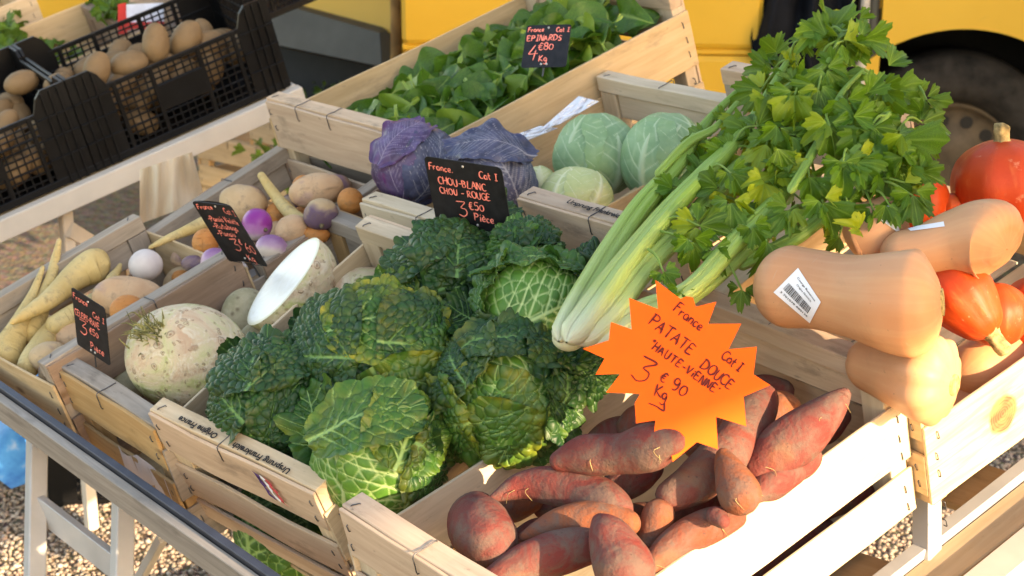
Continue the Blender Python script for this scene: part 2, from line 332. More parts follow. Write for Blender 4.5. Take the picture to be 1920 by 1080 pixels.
def kuri():
    m = Mt('kuri_skin'); a = m.attr(); v = m.vec('Object', (1, 1, 1), True); f = m.noise(10, 6, v, .6); col = m.ramp(f, [(.3, (.42, .034, .008)), (.55, (.54, .062, .012)), (.75, (.62, .13, .022))]); w = m.n('ShaderNodeTexNoise'); cx = m.n('ShaderNodeCombineXYZ')
    m.l(m.math('MULTIPLY', a[0], 3.0), cx.inputs[0]); m.l(m.math('MULTIPLY', a[1], 26.0), cx.inputs[1]); m.l(cx.outputs[0], w.inputs['Vector']); w.inputs['Scale'].default_value = 1; w.inputs['Detail'].default_value = 5
    col = m.mix(m.ramp(w.outputs[0], [(.56, 0.0), (.74, .35)]), col, (.66, .20, .06)); s = m.noise(60, 5, v); col = m.mix(m.ramp(s, [(.64, 0.0), (.72, .5)]), col, (.70, .34, .20)); d = m.noise(22, 7, v, .75); col = m.mix(m.ramp(d, [(.62, 0.0), (.72, .45)]), col, (.30, .14, .08)); m.bump(m.math('ADD', m.noise(90, 5, v), w.outputs[0]), .25, .0016); return m.fin(col, .5, .28)
M_KURI = kuri()
M_CORK = plain('corky_stem', (.48, .34, .15), .8, .2, 0, .35, 90, .6)
M_SCAR = plain('blossom_scar', (.46, .33, .14), .85, .1, 0, .35, 160, .6)
def stalk():
    m = Mt('celery_stalk'); a = m.attr(); cx = m.n('ShaderNodeCombineXYZ'); m.l(m.math('MULTIPLY', a[0], 3.0), cx.inputs[0]); m.l(m.math('MULTIPLY', a[1], 60.0), cx.inputs[1]); w = m.n('ShaderNodeTexNoise'); m.l(cx.outputs[0], w.inputs['Vector']); w.inputs['Scale'].default_value = 1; w.inputs['Detail'].default_value = 3
    t = m.math('ADD', a[0], m.math('MULTIPLY', m.math('SUBTRACT', m.noise(20, 3), .5), .1)); col = m.ramp(t, [(0, (.66, .62, .45)), (.05, (.58, .60, .34)), (.17, (.36, .46, .13)), (.5, (.21, .36, .05)), (1, (.15, .29, .03))])
    col = m.mix(m.ramp(w.outputs[0], [(.4, 0.0), (.7, .4)]), col, m.mix(.5, col, (.6, .66, .35))); m.bump(w.outputs[0], .8, .002); return m.fin(col, .36, .45, sss=.1, ssr=(.5, 1, .2))
M_STALK = stalk()
def thinleaf(name, d, mi, ve, ye, trans=.3, rough=.45):
    m = Mt(name); a = m.attr(); r = m.rnd(); f = m.noise(60, 4); col = m.mix(m.ramp(f, [(.3, 0.0), (.7, 1.0)]), d, mi); col = m.mix(m.ramp(r, [(.80, 0.0), (.95, .8)]), col, ye); col = m.mix(m.ramp(r, [(0, .45), (.3, 0.0)]), col, tuple(x*.5 for x in d)); col = m.mix(a[0], col, ve)
    sp = m.noise(260, 2); col = m.mix(m.ramp(sp, [(.70, 0.0), (.75, .45)]), col, (.40, .36, .14)); m.bump(m.noise(220, 4), .3, .0015)
    return m.fin(col, rough, .4, trans=trans, tcol=m.mix(.5, col, ye))
M_CLEAF = thinleaf('celery_leaf', (.026, .092, .005), (.092, .225, .010), (.20, .34, .05), (.36, .42, .02))
M_SPIN = thinleaf('spinach_leaf', (.014, .064, .006), (.07, .19, .014), (.24, .35, .06), (.22, .33, .04), .25, .34)
M_PARSLEY = thinleaf('herb_leaf', (.03, .10, .01), (.10, .20, .02), (.2, .3, .08), (.34, .38, .05))

# ------------------------------------------------------------------ stroke lettering (hand-written) and printed text
def arc(cx, cy, rx, ry, a0, a1, n=9): return [(cx+rx*math.cos(rad(a0+(a1-a0)*i/(n-1))), cy+ry*math.sin(rad(a0+(a1-a0)*i/(n-1)))) for i in range(n)]
G = {'A': [[(0, 0), (.3, 1), (.62, 0)], [(.08, .36), (.55, .40)]], 'B': [[(0, 0), (.03, 1)], [(0, 1)]+arc(.15, .76, .32, .23, 90, -90)+arc(.15, .27, .40, .27, 90, -90)+[(0, 0)]],
 'C': [arc(.34, .5, .34, .5, 50, 310)], 'D': [[(.02, 0), (.04, 1)], [(-.05, .98)]+arc(.1, .5, .52, .49, 85, -85)+[(-.04, .02)]], 'E': [[(.5, .95), (.05, 1), (.0, .5), (.02, 0), (.52, .04)], [(0, .52), (.4, .55)]],
 'F': [[(0, 0), (.05, 1)], [(0, .98), (.5, 1.02)], [(.02, .55), (.38, .58)]], 'G': [arc(.34, .5, .34, .5, 55, 320)+[(.62, .45), (.38, .45)]], 'H': [[(0, 0), (.04, 1)], [(.52, 0), (.55, 1)], [(.02, .48), (.54, .55)]], 'I': [[(.18, 0), (.2, 1)], [(.02, 1), (.38, 1)], [(0, 0), (.38, 0)]],
 'J': [[(.3, 1), (.3, .15), (.15, 0), (0, .15)], [(.1, 1), (.5, 1)]], 'K': [[(0, 0), (.05, 1)], [(.5, .95), (.05, .45), (.55, 0)]], 'L': [[(.05, 1), (0, 0), (.45, .03)]], 'N': [[(0, 0), (.04, 1), (.48, 0), (.55, 1)]], 'O': [arc(.33, .5, .33, .5, 95, 450, 13)],
 'P': [[(0, 0), (.05, 1)], [(-.06, .95)]+arc(.2, .75, .34, .25, 100, -100)+[(.04, .46)]], 'R': [[(0, 0), (.04, 1)], [(0, .98)]+arc(.2, .76, .3, .24, 90, -90)+[(.05, .5), (.55, 0)]], 'S': [[(.5, .9), (.3, 1), (.08, .85), (.1, .62), (.4, .45), (.48, .2), (.25, 0), (0, .1)]], 'T': [[(.3, 0), (.32, 1)], [(0, .97), (.62, 1.02)]],
 'U': [[(0, 1), (.03, .3), (.2, 0), (.45, .1), (.52, .5), (.54, 1)]], 'V': [[(0, 1), (.27, 0), (.55, 1.05)]], 'X': [[(0, 0), (.5, 1)], [(0, 1), (.5, 0)]],
 'a': [arc(.22, .28, .22, .28, 40, 390)+[(.46, .0)]], 'c': [arc(.22, .28, .22, .28, 50, 310)], 'e': [[(.03, .3), (.4, .33), (.35, .55), (.15, .58), (.0, .3), (.15, .02), (.42, .08)]], 'g': [arc(.2, .3, .2, .26, 30, 380)+[(.4, -.3), (.2, -.48), (0, -.35)]], 'i': [[(.08, 0), (.1, .55)], [(.11, .78), (.13, .84)]], 'k': [[(0, 0), (.03, 1)], [(.36, .6), (.04, .3), (.4, 0)]], 'l': [[(.05, 1), (.08, .05), (.18, 0)]],
 'n': [[(0, .55), (.03, 0)], [(.03, .4), (.2, .58), (.36, .45), (.38, 0)]], 'o': [arc(.22, .28, .22, .28, 90, 450)], 'r': [[(0, .55), (.04, 0)], [(.04, .38), (.2, .58), (.34, .52)]], 't': [[(.15, .95), (.15, .1), (.3, 0)], [(0, .6), (.34, .62)]], 'b': [[(0, 1), (.02, 0)], arc(.2, .28, .2, .27, 180, -170)], 'u': [[(0, .55), (.04, .1), (.2, 0), (.36, .2), (.38, .55), (.4, 0)]], 'v': [[(0, .55), (.18, 0), (.38, .58)]], 's': [[(.32, .5), (.1, .55), (.1, .35), (.3, .2), (.2, 0), (0, .06)]],
 '0': [arc(.27, .4, .27, .4, 95, 450, 13)], '3': [[(0, .98), (.62, 1.0), (.26, .58), (.58, .5), (.62, .2), (.35, -.02), (.02, .06)]], '4': [[(.35, 1), (0, .35), (.6, .4)], [(.45, .65), (.38, -.1)]], '5': [[(.5, 1), (.1, .98), (.05, .58), (.35, .6), (.5, .32), (.3, 0), (0, .06)]], '6': [[(.4, 1), (.12, .65), (.02, .3), (.2, 0), (.45, .15), (.42, .45), (.2, .5), (.06, .3)]], '8': [arc(.26, .73, .2, .24, 270, 630)+arc(.26, .25, .26, .25, 90, -270)], '9': [arc(.24, .68, .22, .26, 20, 370)+[(.46, .3), (.3, 0), (.1, .02)]],
 'E€': [[(.5, .9), (.22, 1), (.04, .6), (.06, .2), (.25, 0), (.5, .1)], [(-.08, .62), (.38, .66)], [(-.08, .4), (.34, .42)]], '-': [[(.05, .45), (.4, .47)]], '.': [[(.05, .0), (.08, .04)]], '"': [[(.0, .8), (.05, 1.05)], [(.15, .8), (.2, 1.05)]], "'": [[(.05, .85), (.12, 1.05)]], ' ': []}
G['€'] = G['E€']; G['è'] = G['e']+[[(.12, .85), (.28, .7)]]
def strokes(txt, x, y, h, ang=0, jit=.04, seed=0, gap=.2, wide=1.0):
    g = random.Random(seed+hash(len(txt))); out = []; cx = 0; ca, sa = math.cos(rad(ang)), math.sin(rad(ang))
    for ch in txt:
        gl = G.get(ch, []); w = max([p[0] for s in gl for p in s], default=.3); dy = g.uniform(-jit, jit); sc = g.uniform(1-jit*1.5, 1+jit*1.5); sk = g.uniform(-.06, .08)
        for s in gl:
            pts = [((cx+(px+sk*py)*sc)*h*wide, (py*sc+dy)*h) for px, py in s]
            out.append([(x+ca*a-sa*b, y+sa*a+ca*b) for a, b in pts])
        cx += w+gap
    return out
def ribbons(sts, wd, mp):
    V = []; Fc = []
    for s in sts:
        P = np.asarray(s, float); L = np.linalg.norm(np.diff(P, axis=0), axis=1).sum(); n = max(4, int(L/(wd*.9)))
        if len(P) > 3: P = spline(P, n)
        else: P = np.stack([np.interp(np.linspace(0, len(P)-1, n), np.arange(len(P)), P[:, i]) for i in (0, 1)], 1)
        T = np.gradient(P, axis=0); T /= np.linalg.norm(T, axis=1)[:, None]+1e-9; Nn = np.stack([-T[:, 1], T[:, 0]], 1)
        w = wd*.5*(1+.25*np.sin(np.linspace(0, 5, n)+L*99)); w[0] *= .7; w[-1] *= .6; b = len(V)
        P = np.vstack([P[0]-T[0]*wd*.3, P, P[-1]+T[-1]*wd*.3]); Nn = np.vstack([Nn[:1], Nn, Nn[-1:]]); w = np.r_[w[0]*.5, w, w[-1]*.5]
        for p, q, ww in zip(P, Nn, w): V += [mp(*(p+q*ww)), mp(*(p-q*ww))]
        Fc += [(b+2*i, b+2*i+1, b+2*i+3, b+2*i+2) for i in range(len(P)-1)]
    return V, Fc
def printed(txt, size, bold=0.0):                    # flat printed text as mesh data (x right, y up), metres
    c = bpy.data.curves.new('print', 'FONT'); c.body = txt; c.size = size; c.offset = bold; c.resolution_u = 3
    o = bpy.data.objects.new('print', c); COL.objects.link(o); bpy.context.view_layer.update(); d = bpy.context.evaluated_depsgraph_get()
    me = o.evaluated_get(d).to_mesh(); V = np.array([v.co[:] for v in me.vertices]); Fc = [tuple(p.vertices) for p in me.polygons]
    o.evaluated_get(d).to_mesh_clear(); bpy.data.objects.remove(o); bpy.data.curves.remove(c); return V, Fc

# ================================================================== SETTING
def groundmat():
    m = Mt('ground_gravel'); v = m.vec('Object'); f = m.voro(75, v, 'F1', 'Color'); g = m.noise(30, 4, v); col = m.ramp(g, [(.3, (.13, .10, .07)), (.7, (.26, .20, .145))]); col = m.mix(.35, col, f, 'MULTIPLY')
    big = m.noise(1.3, 4, v); col = m.mix(m.ramp(big, [(.5, 0.0), (.7, .4)]), col, (.10, .085, .045)); m.bump(m.voro(75, v), .6, .01); return m.fin(col, .95, .1)
g = mesh_from('ground', [(-60, -60, 0), (60, -60, 0), (60, 60, 0), (-60, 60, 0)], np.array([[0, 1, 2, 3]]), groundmat(), smooth=False)
tag(link('ground', g), kind='structure')
def pebblemat():
    m = Mt('pebbles'); a = m.attr(); col = m.ramp(a[0], [(0, (.17, .13, .10)), (.3, (.36, .29, .22)), (.65, (.46, .38, .30)), (.85, (.48, .32, .24)), (1, (.60, .54, .46))]); f = m.noise(300, 3); col = m.mix(.3, col, m.ramp(f, [(.3, .4), (.7, 1.0)]), 'MULTIPLY'); return m.fin(col, .85, .2)
ph = (1+5**.5)/2
ICO = np.array([(-1, ph, 0), (1, ph, 0), (-1, -ph, 0), (1, -ph, 0), (0, -1, ph), (0, 1, ph), (0, -1, -ph), (0, 1, -ph), (ph, 0, -1), (ph, 0, 1), (-ph, 0, -1), (-ph, 0, 1)])/1.902
ICOF = np.array([(0, 11, 5), (0, 5, 1), (0, 1, 7), (0, 7, 10), (0, 10, 11), (1, 5, 9), (5, 11, 4), (11, 10, 2), (10, 7, 6), (7, 1, 8), (3, 9, 4), (3, 4, 2), (3, 2, 6), (3, 6, 8), (3, 8, 9), (4, 9, 5), (2, 4, 11), (6, 2, 10), (8, 6, 7), (9, 8, 1)])
def pebbles(corners, step, seed):
    P = np.array([gat(*c)[:2] for c in corners]); lo, hi = P.min(0)-.12, P.max(0)+.12; gg = np.random.default_rng(seed)
    X, Y = np.meshgrid(np.arange(lo[0], hi[0], step), np.arange(lo[1], hi[1], step)); q = np.stack([X.ravel(), Y.ravel()], 1); q += gg.uniform(-.55, .55, q.shape)*step
    q = q[gg.random(len(q)) < .94]; n = len(q); s = gg.uniform(.40, .95, (n, 1))*step*.72; sc = s[:, :, None]*np.stack([gg.uniform(.8, 1.3, n), gg.uniform(.7, 1.1, n), gg.uniform(.55, .85, n)], 1)[:, None, :]
    a = gg.uniform(0, 6.28, n); ca, sa = np.cos(a), np.sin(a); V = ICO[None]*sc*gg.uniform(.82, 1.15, (n, 12, 1)); R = np.zeros((n, 3, 3)); R[:, 0, 0] = ca; R[:, 0, 1] = -sa; R[:, 1, 0] = sa; R[:, 1, 1] = ca; R[:, 2, 2] = 1
    V = np.einsum('nij,nkj->nki', R, V); V[:, :, :2] += q[:, None]; V[:, :, 2] += s*.35; col = np.repeat(gg.random(n), 12)
    return V.reshape(-1, 3), (ICOF[None]+12*np.arange(n)[:, None, None]).reshape(-1, 3), np.stack([col, col, col], 1)
MP = pebblemat()
for corners, sd in ((((0, 760), (330, 860), (0, 1080), (480, 1080)), 1), (((1480, 1080), (1920, 820), (1920, 1080), (1700, 900)), 2)):
    V, Fc, c = pebbles(corners, .0098, sd); tag(obj('gravel', V, Fc, MP, world=True, col=c), kind='stuff')

# unseen canopy right of the stall, shaped to shade it from the low sun
ES = np.array(Wd((.055, .0, 0))); E2 = np.array(Wd((.32, .53, .03)))
kk = (2.15-ES[2])/SD[2]; A1 = ES+SD*kk; kk2 = (2.15-E2[2])/SD[2]; A2 = E2+SD*kk2; dr = (A2-A1); dr /= np.linalg.norm(dr[:2])
e0 = A1-dr*2.6; e1 = A1+dr*3.6; bk = np.array([-2.7, .3, 0.]); e0[2] = e1[2] = 2.15
can = [e0, e1, e1+bk, e0+bk]; cV = []
nn = 12
for i in range(nn):
    for j in range(nn):
        a, b = i/(nn-1), j/(nn-1); p = (can[0]*(1-a)+can[1]*a)*(1-b)+(can[3]*(1-a)+can[2]*a)*b; p = p.copy(); p[2] += .28*math.sin(math.pi*b); cV.append(p)
mc = Mt('canopy_cloth'); cm = mc.fin(mc.ramp(mc.noise(20, 3), [(.3, (.74, .70, .62)), (.7, (.80, .76, .68))]), .8, .1, trans=.5)
cr = empty('shade_canopy', (can[0]+can[2])/2*np.array([1, 1, 0]), True); tag(cr, 'unseen cream cloth canopy on poles right of the stall, placed to shade it', 'canopy')
po = np.array(cr.location)
obj('cloth', cV, gridfaces(nn, nn), cm, cr, po)
for p in can:
    t = tube([(p[0], p[1], 0), (p[0], p[1], 1), (p[0], p[1], 2.15)], [.02]*3, 10); obj('pole', t[0], t[1], ALU, cr, po)

# added wall, out of view on the right, to keep low sun off the vans
wv, wf = join([box(5.0, 5.3, 2.35, 9.0, 0, 4.2, .02), box(4.96, 5.34, 2.31, 9.04, 4.2, 4.3, .02)]); o = obj('shade_wall', wv, wf, plain('wall_render', (.42, .36, .29), .9, .1, 0, .12, 3), world=True, smooth=False); tag(o, 'added plain wall out of view to the right, blocking the sun from the vans', 'wall')
# ------------------------------------------------------------------ wooden crates
STAPLE = {}
def staple(root, p, dirn, n, ln=.02, drop=0, mat=None):
    """bent wire staple lying on a face; dirn along the wire, n = face normal; drop bends its tail over the edge"""
    p = np.asarray(p, float); dirn = np.asarray(dirn, float); n = np.asarray(n, float)
    pts = [p-n*.004, p+n*.0007, p+dirn*ln*.5+n*.001, p+dirn*ln+n*.0007, p+dirn*ln-n*.004] if not drop else [p-n*.003, p+n*.0009, p+dirn*ln*.5+n*.0009, p+dirn*ln+n*.0009, p+dirn*(ln+.0012)-n*drop*.5, p+dirn*(ln+.0012)-n*drop, p+dirn*(ln-.004)-n*(drop+.001)]
    t = tube(spline(pts, 14), [.00075]*14, 5); return link('staple', mesh_from('staple', t[0], t[1], STEEL), root)
def crate(spec, label, cat='crate', mats=('new', 'new', 'new'), H=.185, group='wooden produce crates', slat_drop=.035, uh=.065, gap=.02, lh=.055, sh=.078, sgap=.015, bar_h=.024, origin_kind=None, nslat=2, seed=1):
    x, y, z, yaw, pi_, ro, Wc, L, th = spec
    root = empty('wooden_crate', (x, y, z)); R = Matrix.Rotation(TILT, 4, 'X') @ Matrix.Rotation(yaw, 4, 'Z') @ Matrix.Rotation(pi_, 4, 'X') @ Matrix.Rotation(-ro, 4, 'Y')
    root.rotation_euler = R.to_euler(); tag(root, label, cat, group); me, ms, mp = (WOOD[k] for k in mats[:3]); mb_ = WOOD[mats[3]] if len(mats) > 3 else me; g = random.Random(seed)
    def pc(name, b, m, warp=.0006):
        v, f, u = plank(*b, warp, g.randrange(10**6)); o = link(name, mesh_from(name, v, f, m, uv=u, smooth=False), root); return o
    pw = .034
    for e in (0, 1):
        ya, yb = (0, th) if e == 0 else (L-th, L); s = -1 if e == 0 else 1; yo = 0 if e == 0 else L
        pc('end_bar', (.0, Wc, ya, yb, -bar_h, 0), me, .0008)
        o0, o1 = (yo-.0055, yo-.0006) if e == 0 else (yo+.0006, yo+.0055)
        pc('end_board', (.001, Wc-.001, o0, o1, -uh, -.003+g.uniform(-.001, .001)), mb_, .0009)
        # inner veneer under the bar so the bar reads as one thick head seen from inside
        i0, i1 = (ya+th*.62, ya+th*.62+.004) if e == 0 else (yb-th*.62-.004, yb-th*.62)
        zz = -uh-gap
        while zz > -H+.02:
            z2 = max(zz-lh, -H); pc('end_board', (.001, Wc-.001, o0, o1, z2, zz), mb_, .0012); zz = z2-.012
        pc('end_board', (pw, Wc-pw, i0, i1, -uh, -bar_h-.0006), me, .0005)
        for xx in (0, Wc-pw): pc('post', (xx+.0006, xx+pw-.0006, ya+.001, yb-.001, -H, -bar_h-.0008), mp, .0004)
    for s in (0, 1):
        xa, xb = (-.0046, -.0006) if s == 0 else (Wc+.0006, Wc+.0046); zz = -slat_drop
        for q in range(nslat):
            h = sh if q == 0 else .062; z2 = max(zz-h, -H); pc('side_slat', (xa, xb, -.004, L+.004, z2, zz), ms, .0010)
            zz = z2-sgap
            if zz < -H+.015: break
    k = 5
    for i in range(k):
        xa = .002+(Wc-.004)*i/k; pc('floor_slat', (xa, xa+(Wc-.004)/k-.008, .002, L-.002, -H+.0008, -H+.0045), ms, .0004)
    for e in (0, 1):
        yo = -.0055 if e == 0 else L+.0055; n = np.array((0, -1 if e == 0 else 1, 0))
        for xx in (.012, Wc-.014):
            for zc in (-.018, -.045, -uh-gap-.014, -uh-gap-.036): staple(root, (xx+g.uniform(-.003, .003), yo, zc), (.25, 0, -.97), n, .007)
    for s in (0, 1):
        xo = -.0046 if s == 0 else Wc+.0046; n = np.array((-1 if s == 0 else 1, 0, 0))
        for yy in (.012, L-.013):
            for zc in (-slat_drop-.014, -slat_drop-.040, -slat_drop-.064, -slat_drop-.11, -slat_drop-.135): staple(root, (xo, yy+g.uniform(-.003, .003), zc), (0, .1, -1), n, .009)
    for e in (0, 1):                                   # wire over the head bar
        ya = th*.9 if e == 0 else L-th*.9; dy = -1 if e == 0 else 1
        for fx in ((.455,) if Wc < .33 else (.26, .5)): staple(root, (Wc*fx, ya-dy*.0, 0), (0, dy, 0), (0, 0, 1), th*.9+.006, .022)
    for xx, yy in ((.012, th*.2), (Wc-.02, L-th*.8), (.012, L-th*.8)): staple(root, (xx, yy, 0), (.55, .83, 0), (0, 0, 1), .010)
    return root
# x y z yaw pitch roll W L bar (metres, stall frame)
SPEC = {'SP': (0, 0, 0, -.0162, -.0311, -.0028, .3038, .5395, .0277), 'CAB': (-.3817, -.0175, -.0062, .105, .1501, -.0714, .30, .3951, .024), 'CEL': (-.6548, -.0100, -.0424, -.0153, .004, .0174, .2627, .4662, .0253),
 'C4': (-.9626, -.0283, -.0320, -.0012, -.0333, -.0734, .3080, .3157, .0238), 'C5': (-.9613, .2910, -.0463, .0684, -.0517, -.0631, .3136, .300, .0244), 'RED': (-.555, .4468, .0064, .0052, -.0423, .0399, .2952, .4824, .0261),
 'WH': (-.2658, .5055, .0548, .0276, .0036, .0142, .30, .42, .0276), 'SPIN': (-.9754, .5708, .0213, -.0355, -.012, .0708, .3901, .553, .0254), 'PUMP': (.03, .552, -.06, -.035, -.0192, 0, .305, .48, .026)}
def rotated(sp):       # the two root crates stand crosswise: their head bars run up the slope
    x, y, z, yaw, pi_, ro, w, l, t = sp; cy, sy = math.cos(yaw), math.sin(yaw)
    return (x-sy*l, y+cy*l, z+pi_*l, yaw-math.pi/2, -ro, pi_, l, w, t)
CRT = {}
CRT['SP'] = crate(SPEC['SP'], 'pale crate of sweet potatoes, sunlit along its right side', mats=('pink', 'cream', 'cream'), seed=3, slat_drop=.053, H=.205)
CRT['CAB'] = crate(SPEC['CAB'], 'pale crate of savoy cabbages stamped Origine France on its front bar', mats=('new', 'new', 'new', 'pink'), seed=4, gap=.024)
CRT['CEL'] = crate(SPEC['CEL'], 'tan crate of celeriac behind the front rail, left of the savoy cabbages', mats=('grey', 'grey', 'tan', 'tan'), seed=5)
CRT['C4'] = crate(rotated(SPEC['C4']), 'worn grey brown crate of parsnips at the front left corner', mats=('grey', 'warm', 'grey', 'brown'), seed=6, slat_drop=.03)
CRT['C5'] = crate(rotated(SPEC['C5']), 'worn grey brown crate of turnips and swedes behind the parsnips', mats=('grey', 'grey', 'brown', 'brown'), seed=7, slat_drop=.03)
CRT['RED'] = crate(SPEC['RED'], 'grey cream crate holding red and white cabbages', mats=('cream', 'warm', 'new'), seed=8)
CRT['WH'] = crate(SPEC['WH'], 'crate stamped Ursprung Frankreich on its bar, under the celery', mats=('pink', 'warm', 'grey'), seed=9, H=.16, slat_drop=.09, sh=.05, nslat=1)
CRT['SPIN'] = crate(SPEC['SPIN'], 'large pale crate heaped with spinach, furthest back', mats=('pink', 'warm', 'new'), seed=10, H=.18, sh=.092, sgap=.03, nslat=2, uh=.085)
CRT['PUMP'] = crate(SPEC['PUMP'], 'sunlit crate of squashes with a knotty right side board', mats=('warm', 'cream', 'warm'), seed=11, H=.155, slat_drop=.045, sh=.105, nslat=1, bar_h=.03)
def knotwood():
    m = Mt('knotty_board'); sp_ = m.n('ShaderNodeSeparateXYZ'); m.l(m.co.outputs['Object'], sp_.inputs[0]); dy = m.math('MULTIPLY', m.math('SUBTRACT', sp_.outputs[1], .125), 1.0); dz = m.math('MULTIPLY', m.math('SUBTRACT', sp_.outputs[2], -.098), 1.0)
    nn_ = m.noise(30, 3); d = m.math('ADD', m.math('SQRT', m.math('ADD', m.math('MULTIPLY', dy, dy), m.math('MULTIPLY', dz, dz))), m.math('MULTIPLY', nn_, .010)); w = m.math('SINE', m.math('MULTIPLY', d, 1500.0)); g = m.noise(1.0, 6, m.vec('UV', (7, 110, 1)), .62, .8)
    base = m.mix(m.ramp(g, [(.35, 0.0), (.65, 1.0)]), (.50, .36, .20), (.66, .54, .36)); knot = m.mix(m.ramp(w, [(.2, 0.0), (.9, 1.0)]), (.17, .105, .055), (.105, .06, .028)); f = m.ramp(d, [(.020, 1.0), (.0275, .95), (.030, 0.0)]); col = m.mix(f, base, knot)
    halo = m.ramp(d, [(.028, .7), (.05, 0.0)]); col = m.mix(m.math('MULTIPLY', halo, m.ramp(m.noise(1.0, 4, m.vec('UV', (20, 60, 1))), [(.4, 0.0), (.6, 1.0)])), col, (.40, .24, .10)); m.bump(g, .4, .001); return m.fin(col, .75, .2)
KW = knotwood(); x_max = max((o for o in CRT['PUMP'].children if o.name.startswith('side_slat')), key=lambda o: o.data.vertices[0].co.x); x_max.data.materials.clear(); x_max.data.materials.append(KW); x_max['label'] = 'knotty side board with a big oval knot'
# stamped print on bars
def stamp(root, txt, size, org, ex, ey, bold=.0004):
    V, Fc = printed(txt, size, bold); org, ex, ey = (np.asarray(a, float) for a in (org, ex, ey)); n = np.cross(ex, ey)
    P = org+V[:, :1]*ex+V[:, 1:2]*ey+n*.0022; return link('stamp', mesh_from('stamp', P, Fc, M_INK, smooth=False), root)
stamp(CRT['CAB'], 'Origine France', .0118, (.124, .009, 0), (-1, -.0, 0), (0, -1, 0))
stamp(CRT['CAB'], 'Ursprung Frankreich', .0118, (.252, .009, 0), (-1, -.0, 0), (0, -1, 0))
stamp(CRT['WH'], 'Ursprung Frankreich  /', .0118, (.080, .009, 0), (1, 0, 0), (0, 1, 0))
def brush(root, x0, x1, z0, z1, m, lean, seed):
    g = random.Random(seed); n = 9; V = []; Fc = []
    for i in range(n):
        t = i/(n-1); z = z1+(z0-z1)*t; w = 1-.35*abs(t-.5)
        V += [(x0+lean*t+g.uniform(-.0016, .0016), -.0082, z), (x1+lean*t+g.uniform(-.0022, .0022)*2*w, -.0082, z-.004)]
    Fc = [(2*i, 2*i+2, 2*i+3, 2*i+1) for i in range(n-1)]; link('stamp', mesh_from('stamp', V, Fc, m, smooth=False), root)
brush(CRT['CAB'], .196, .206, -.045, -.009, M_PURPLE, .012, 1); brush(CRT['CAB'], .2065, .214, -.044, -.010, M_PAPER, .012, 2); brush(CRT['CAB'], .2145, .224, -.046, -.011, M_RED, .014, 3)

# ------------------------------------------------------------------ stall table: rails, boards and trestles
def rail_pts(p, q, z): return at(*p, z), at(*q, z)
tb = empty('stall_table', (-.3, .3, -.25)); tag(tb, 'sloping market table with grey aluminium rail and trestle legs under the crates', 'table'); tbo = np.array((-.3, .3, -.25))
a, b = at(0, 722, -.085), at(500, 1072, -.085); dv = (b-a)/np.linalg.norm(b-a); p0, p1 = a-dv*.5, b+dv*1.0
def railbar(oy, oz, w, h, name, m):
    v, f = bar(p0+np.array((0, oy, oz)), p1+np.array((0, oy, oz)), w, h); v = np.asarray(v); obj(name, v, f, m, tb, tbo, uv=np.stack([v@dv, v[:, 1]*1.0+v[:, 2]], 1), smooth=False)
RAILM = wood('weathered_rail', (.22, .20, .18), (.36, .33, .30), .6, (.07, .055, .05), .5)
railbar(-.012, -.028, .012, .046, 'front_rail', RAILM); railbar(.000, -.012, .010, .030, 'rail_lip', plain('blue_grey_metal', (.055, .06, .08), .45, .4, .5))
for yy in (.42, .95): 
    o = bar((-.95, yy, -.235), (.05, yy, -.235), .05, .03); obj('cross_rail', o[0], o[1], ALU, tb, tbo, smooth=False)
for i, xx in enumerate((-.92, -.64, -.36)):
    v, f, u = plank(xx, xx+.27, .03, 1.15, -.222, -.2165, .0006, i+50); obj('board', v, f, WOOD['ply'], tb, tbo, uv=u, smooth=False)
TMi = TM.T
def wtab(p): return TMi @ (np.asarray(p, float)-np.array([0, 0, LIFT]))
def leg(pxt, pyt, pxb, pyb, kt, kb, w, h, name='leg', upv=None, mat=ALU):
    o = bar(atk(pxt, pyt, kt), atk(pxb, pyb, kb), w, h, upv if upv is not None else TMi@np.array([.62, -.78, 0])); return obj(name, o[0], o[1], mat, tb, tbo, smooth=False)
leg(70, 790, 62, 1300, 2.70, 2.52, .028, .026, upv=(TMi@np.array([0, -1, 0]))); leg(232, 905, 222, 1400, 2.55, 2.38, .028, .026, upv=(TMi@np.array([0, -1, 0])))
o = bar(atk(76, 952, 2.645), atk(215, 1060, 2.515), .012, .040, TMi@np.array([0, 0, 1])); obj('stretcher', o[0], o[1], ALU, tb, tbo, smooth=False)
o = bar(atk(305, 1008, 2.62), atk(262, 1085, 2.75), .014, .014, TMi@np.array([0, -1, 0])); obj('brace', o[0], o[1], ALU, tb, tbo, smooth=False)
leg(1738, 880, 1738, 1350, 2.12, 2.12, .026, .024, upv=TMi@np.array([0, -1, 0]))
# low stand to the right: plywood boards and tubes
st = empty('low_stand', atk(1800, 980, 2.2)); sto = atk(1800, 980, 2.2); tag(st, 'low plywood stand with grey steel tubes at the lower right', 'stand')
def beam(p, q, zz, w, h, name, mat, ext=.25):
    a, b = at(*p, zz), at(*q, zz); d = (b-a)/np.linalg.norm(b-a); o = bar(a-d*ext, b+d*ext, w, h, (0, 0, 1)); V = np.asarray(o[0]); uv = np.stack([V@d, V@np.cross(d, (0, 0, 1))+V[:, 2]], 1)
    obj(name, V, o[1], mat, st, sto, uv=uv, smooth=False)
ZS = -.30
beam((1470, 1095), (1905, 775), ZS, .035, .03, 'wood_rail', WOOD['ply'], .4)
beam((1620, 1120), (1925, 880), ZS+.01, .020, .020, 'steel_tube', ALU, .4)
beam((1700, 1130), (1945, 935), ZS, .05, .02, 'wood_rail', WOOD['ply'], .4)
beam((1790, 1140), (1960, 1000), ZS+.012, .04, .02, 'steel_tube', ALU, .4)
beam((1660, 860), (1900, 940), ZS-.03, .085, .012, 'plywood_board', WOOD['ply'], .25)
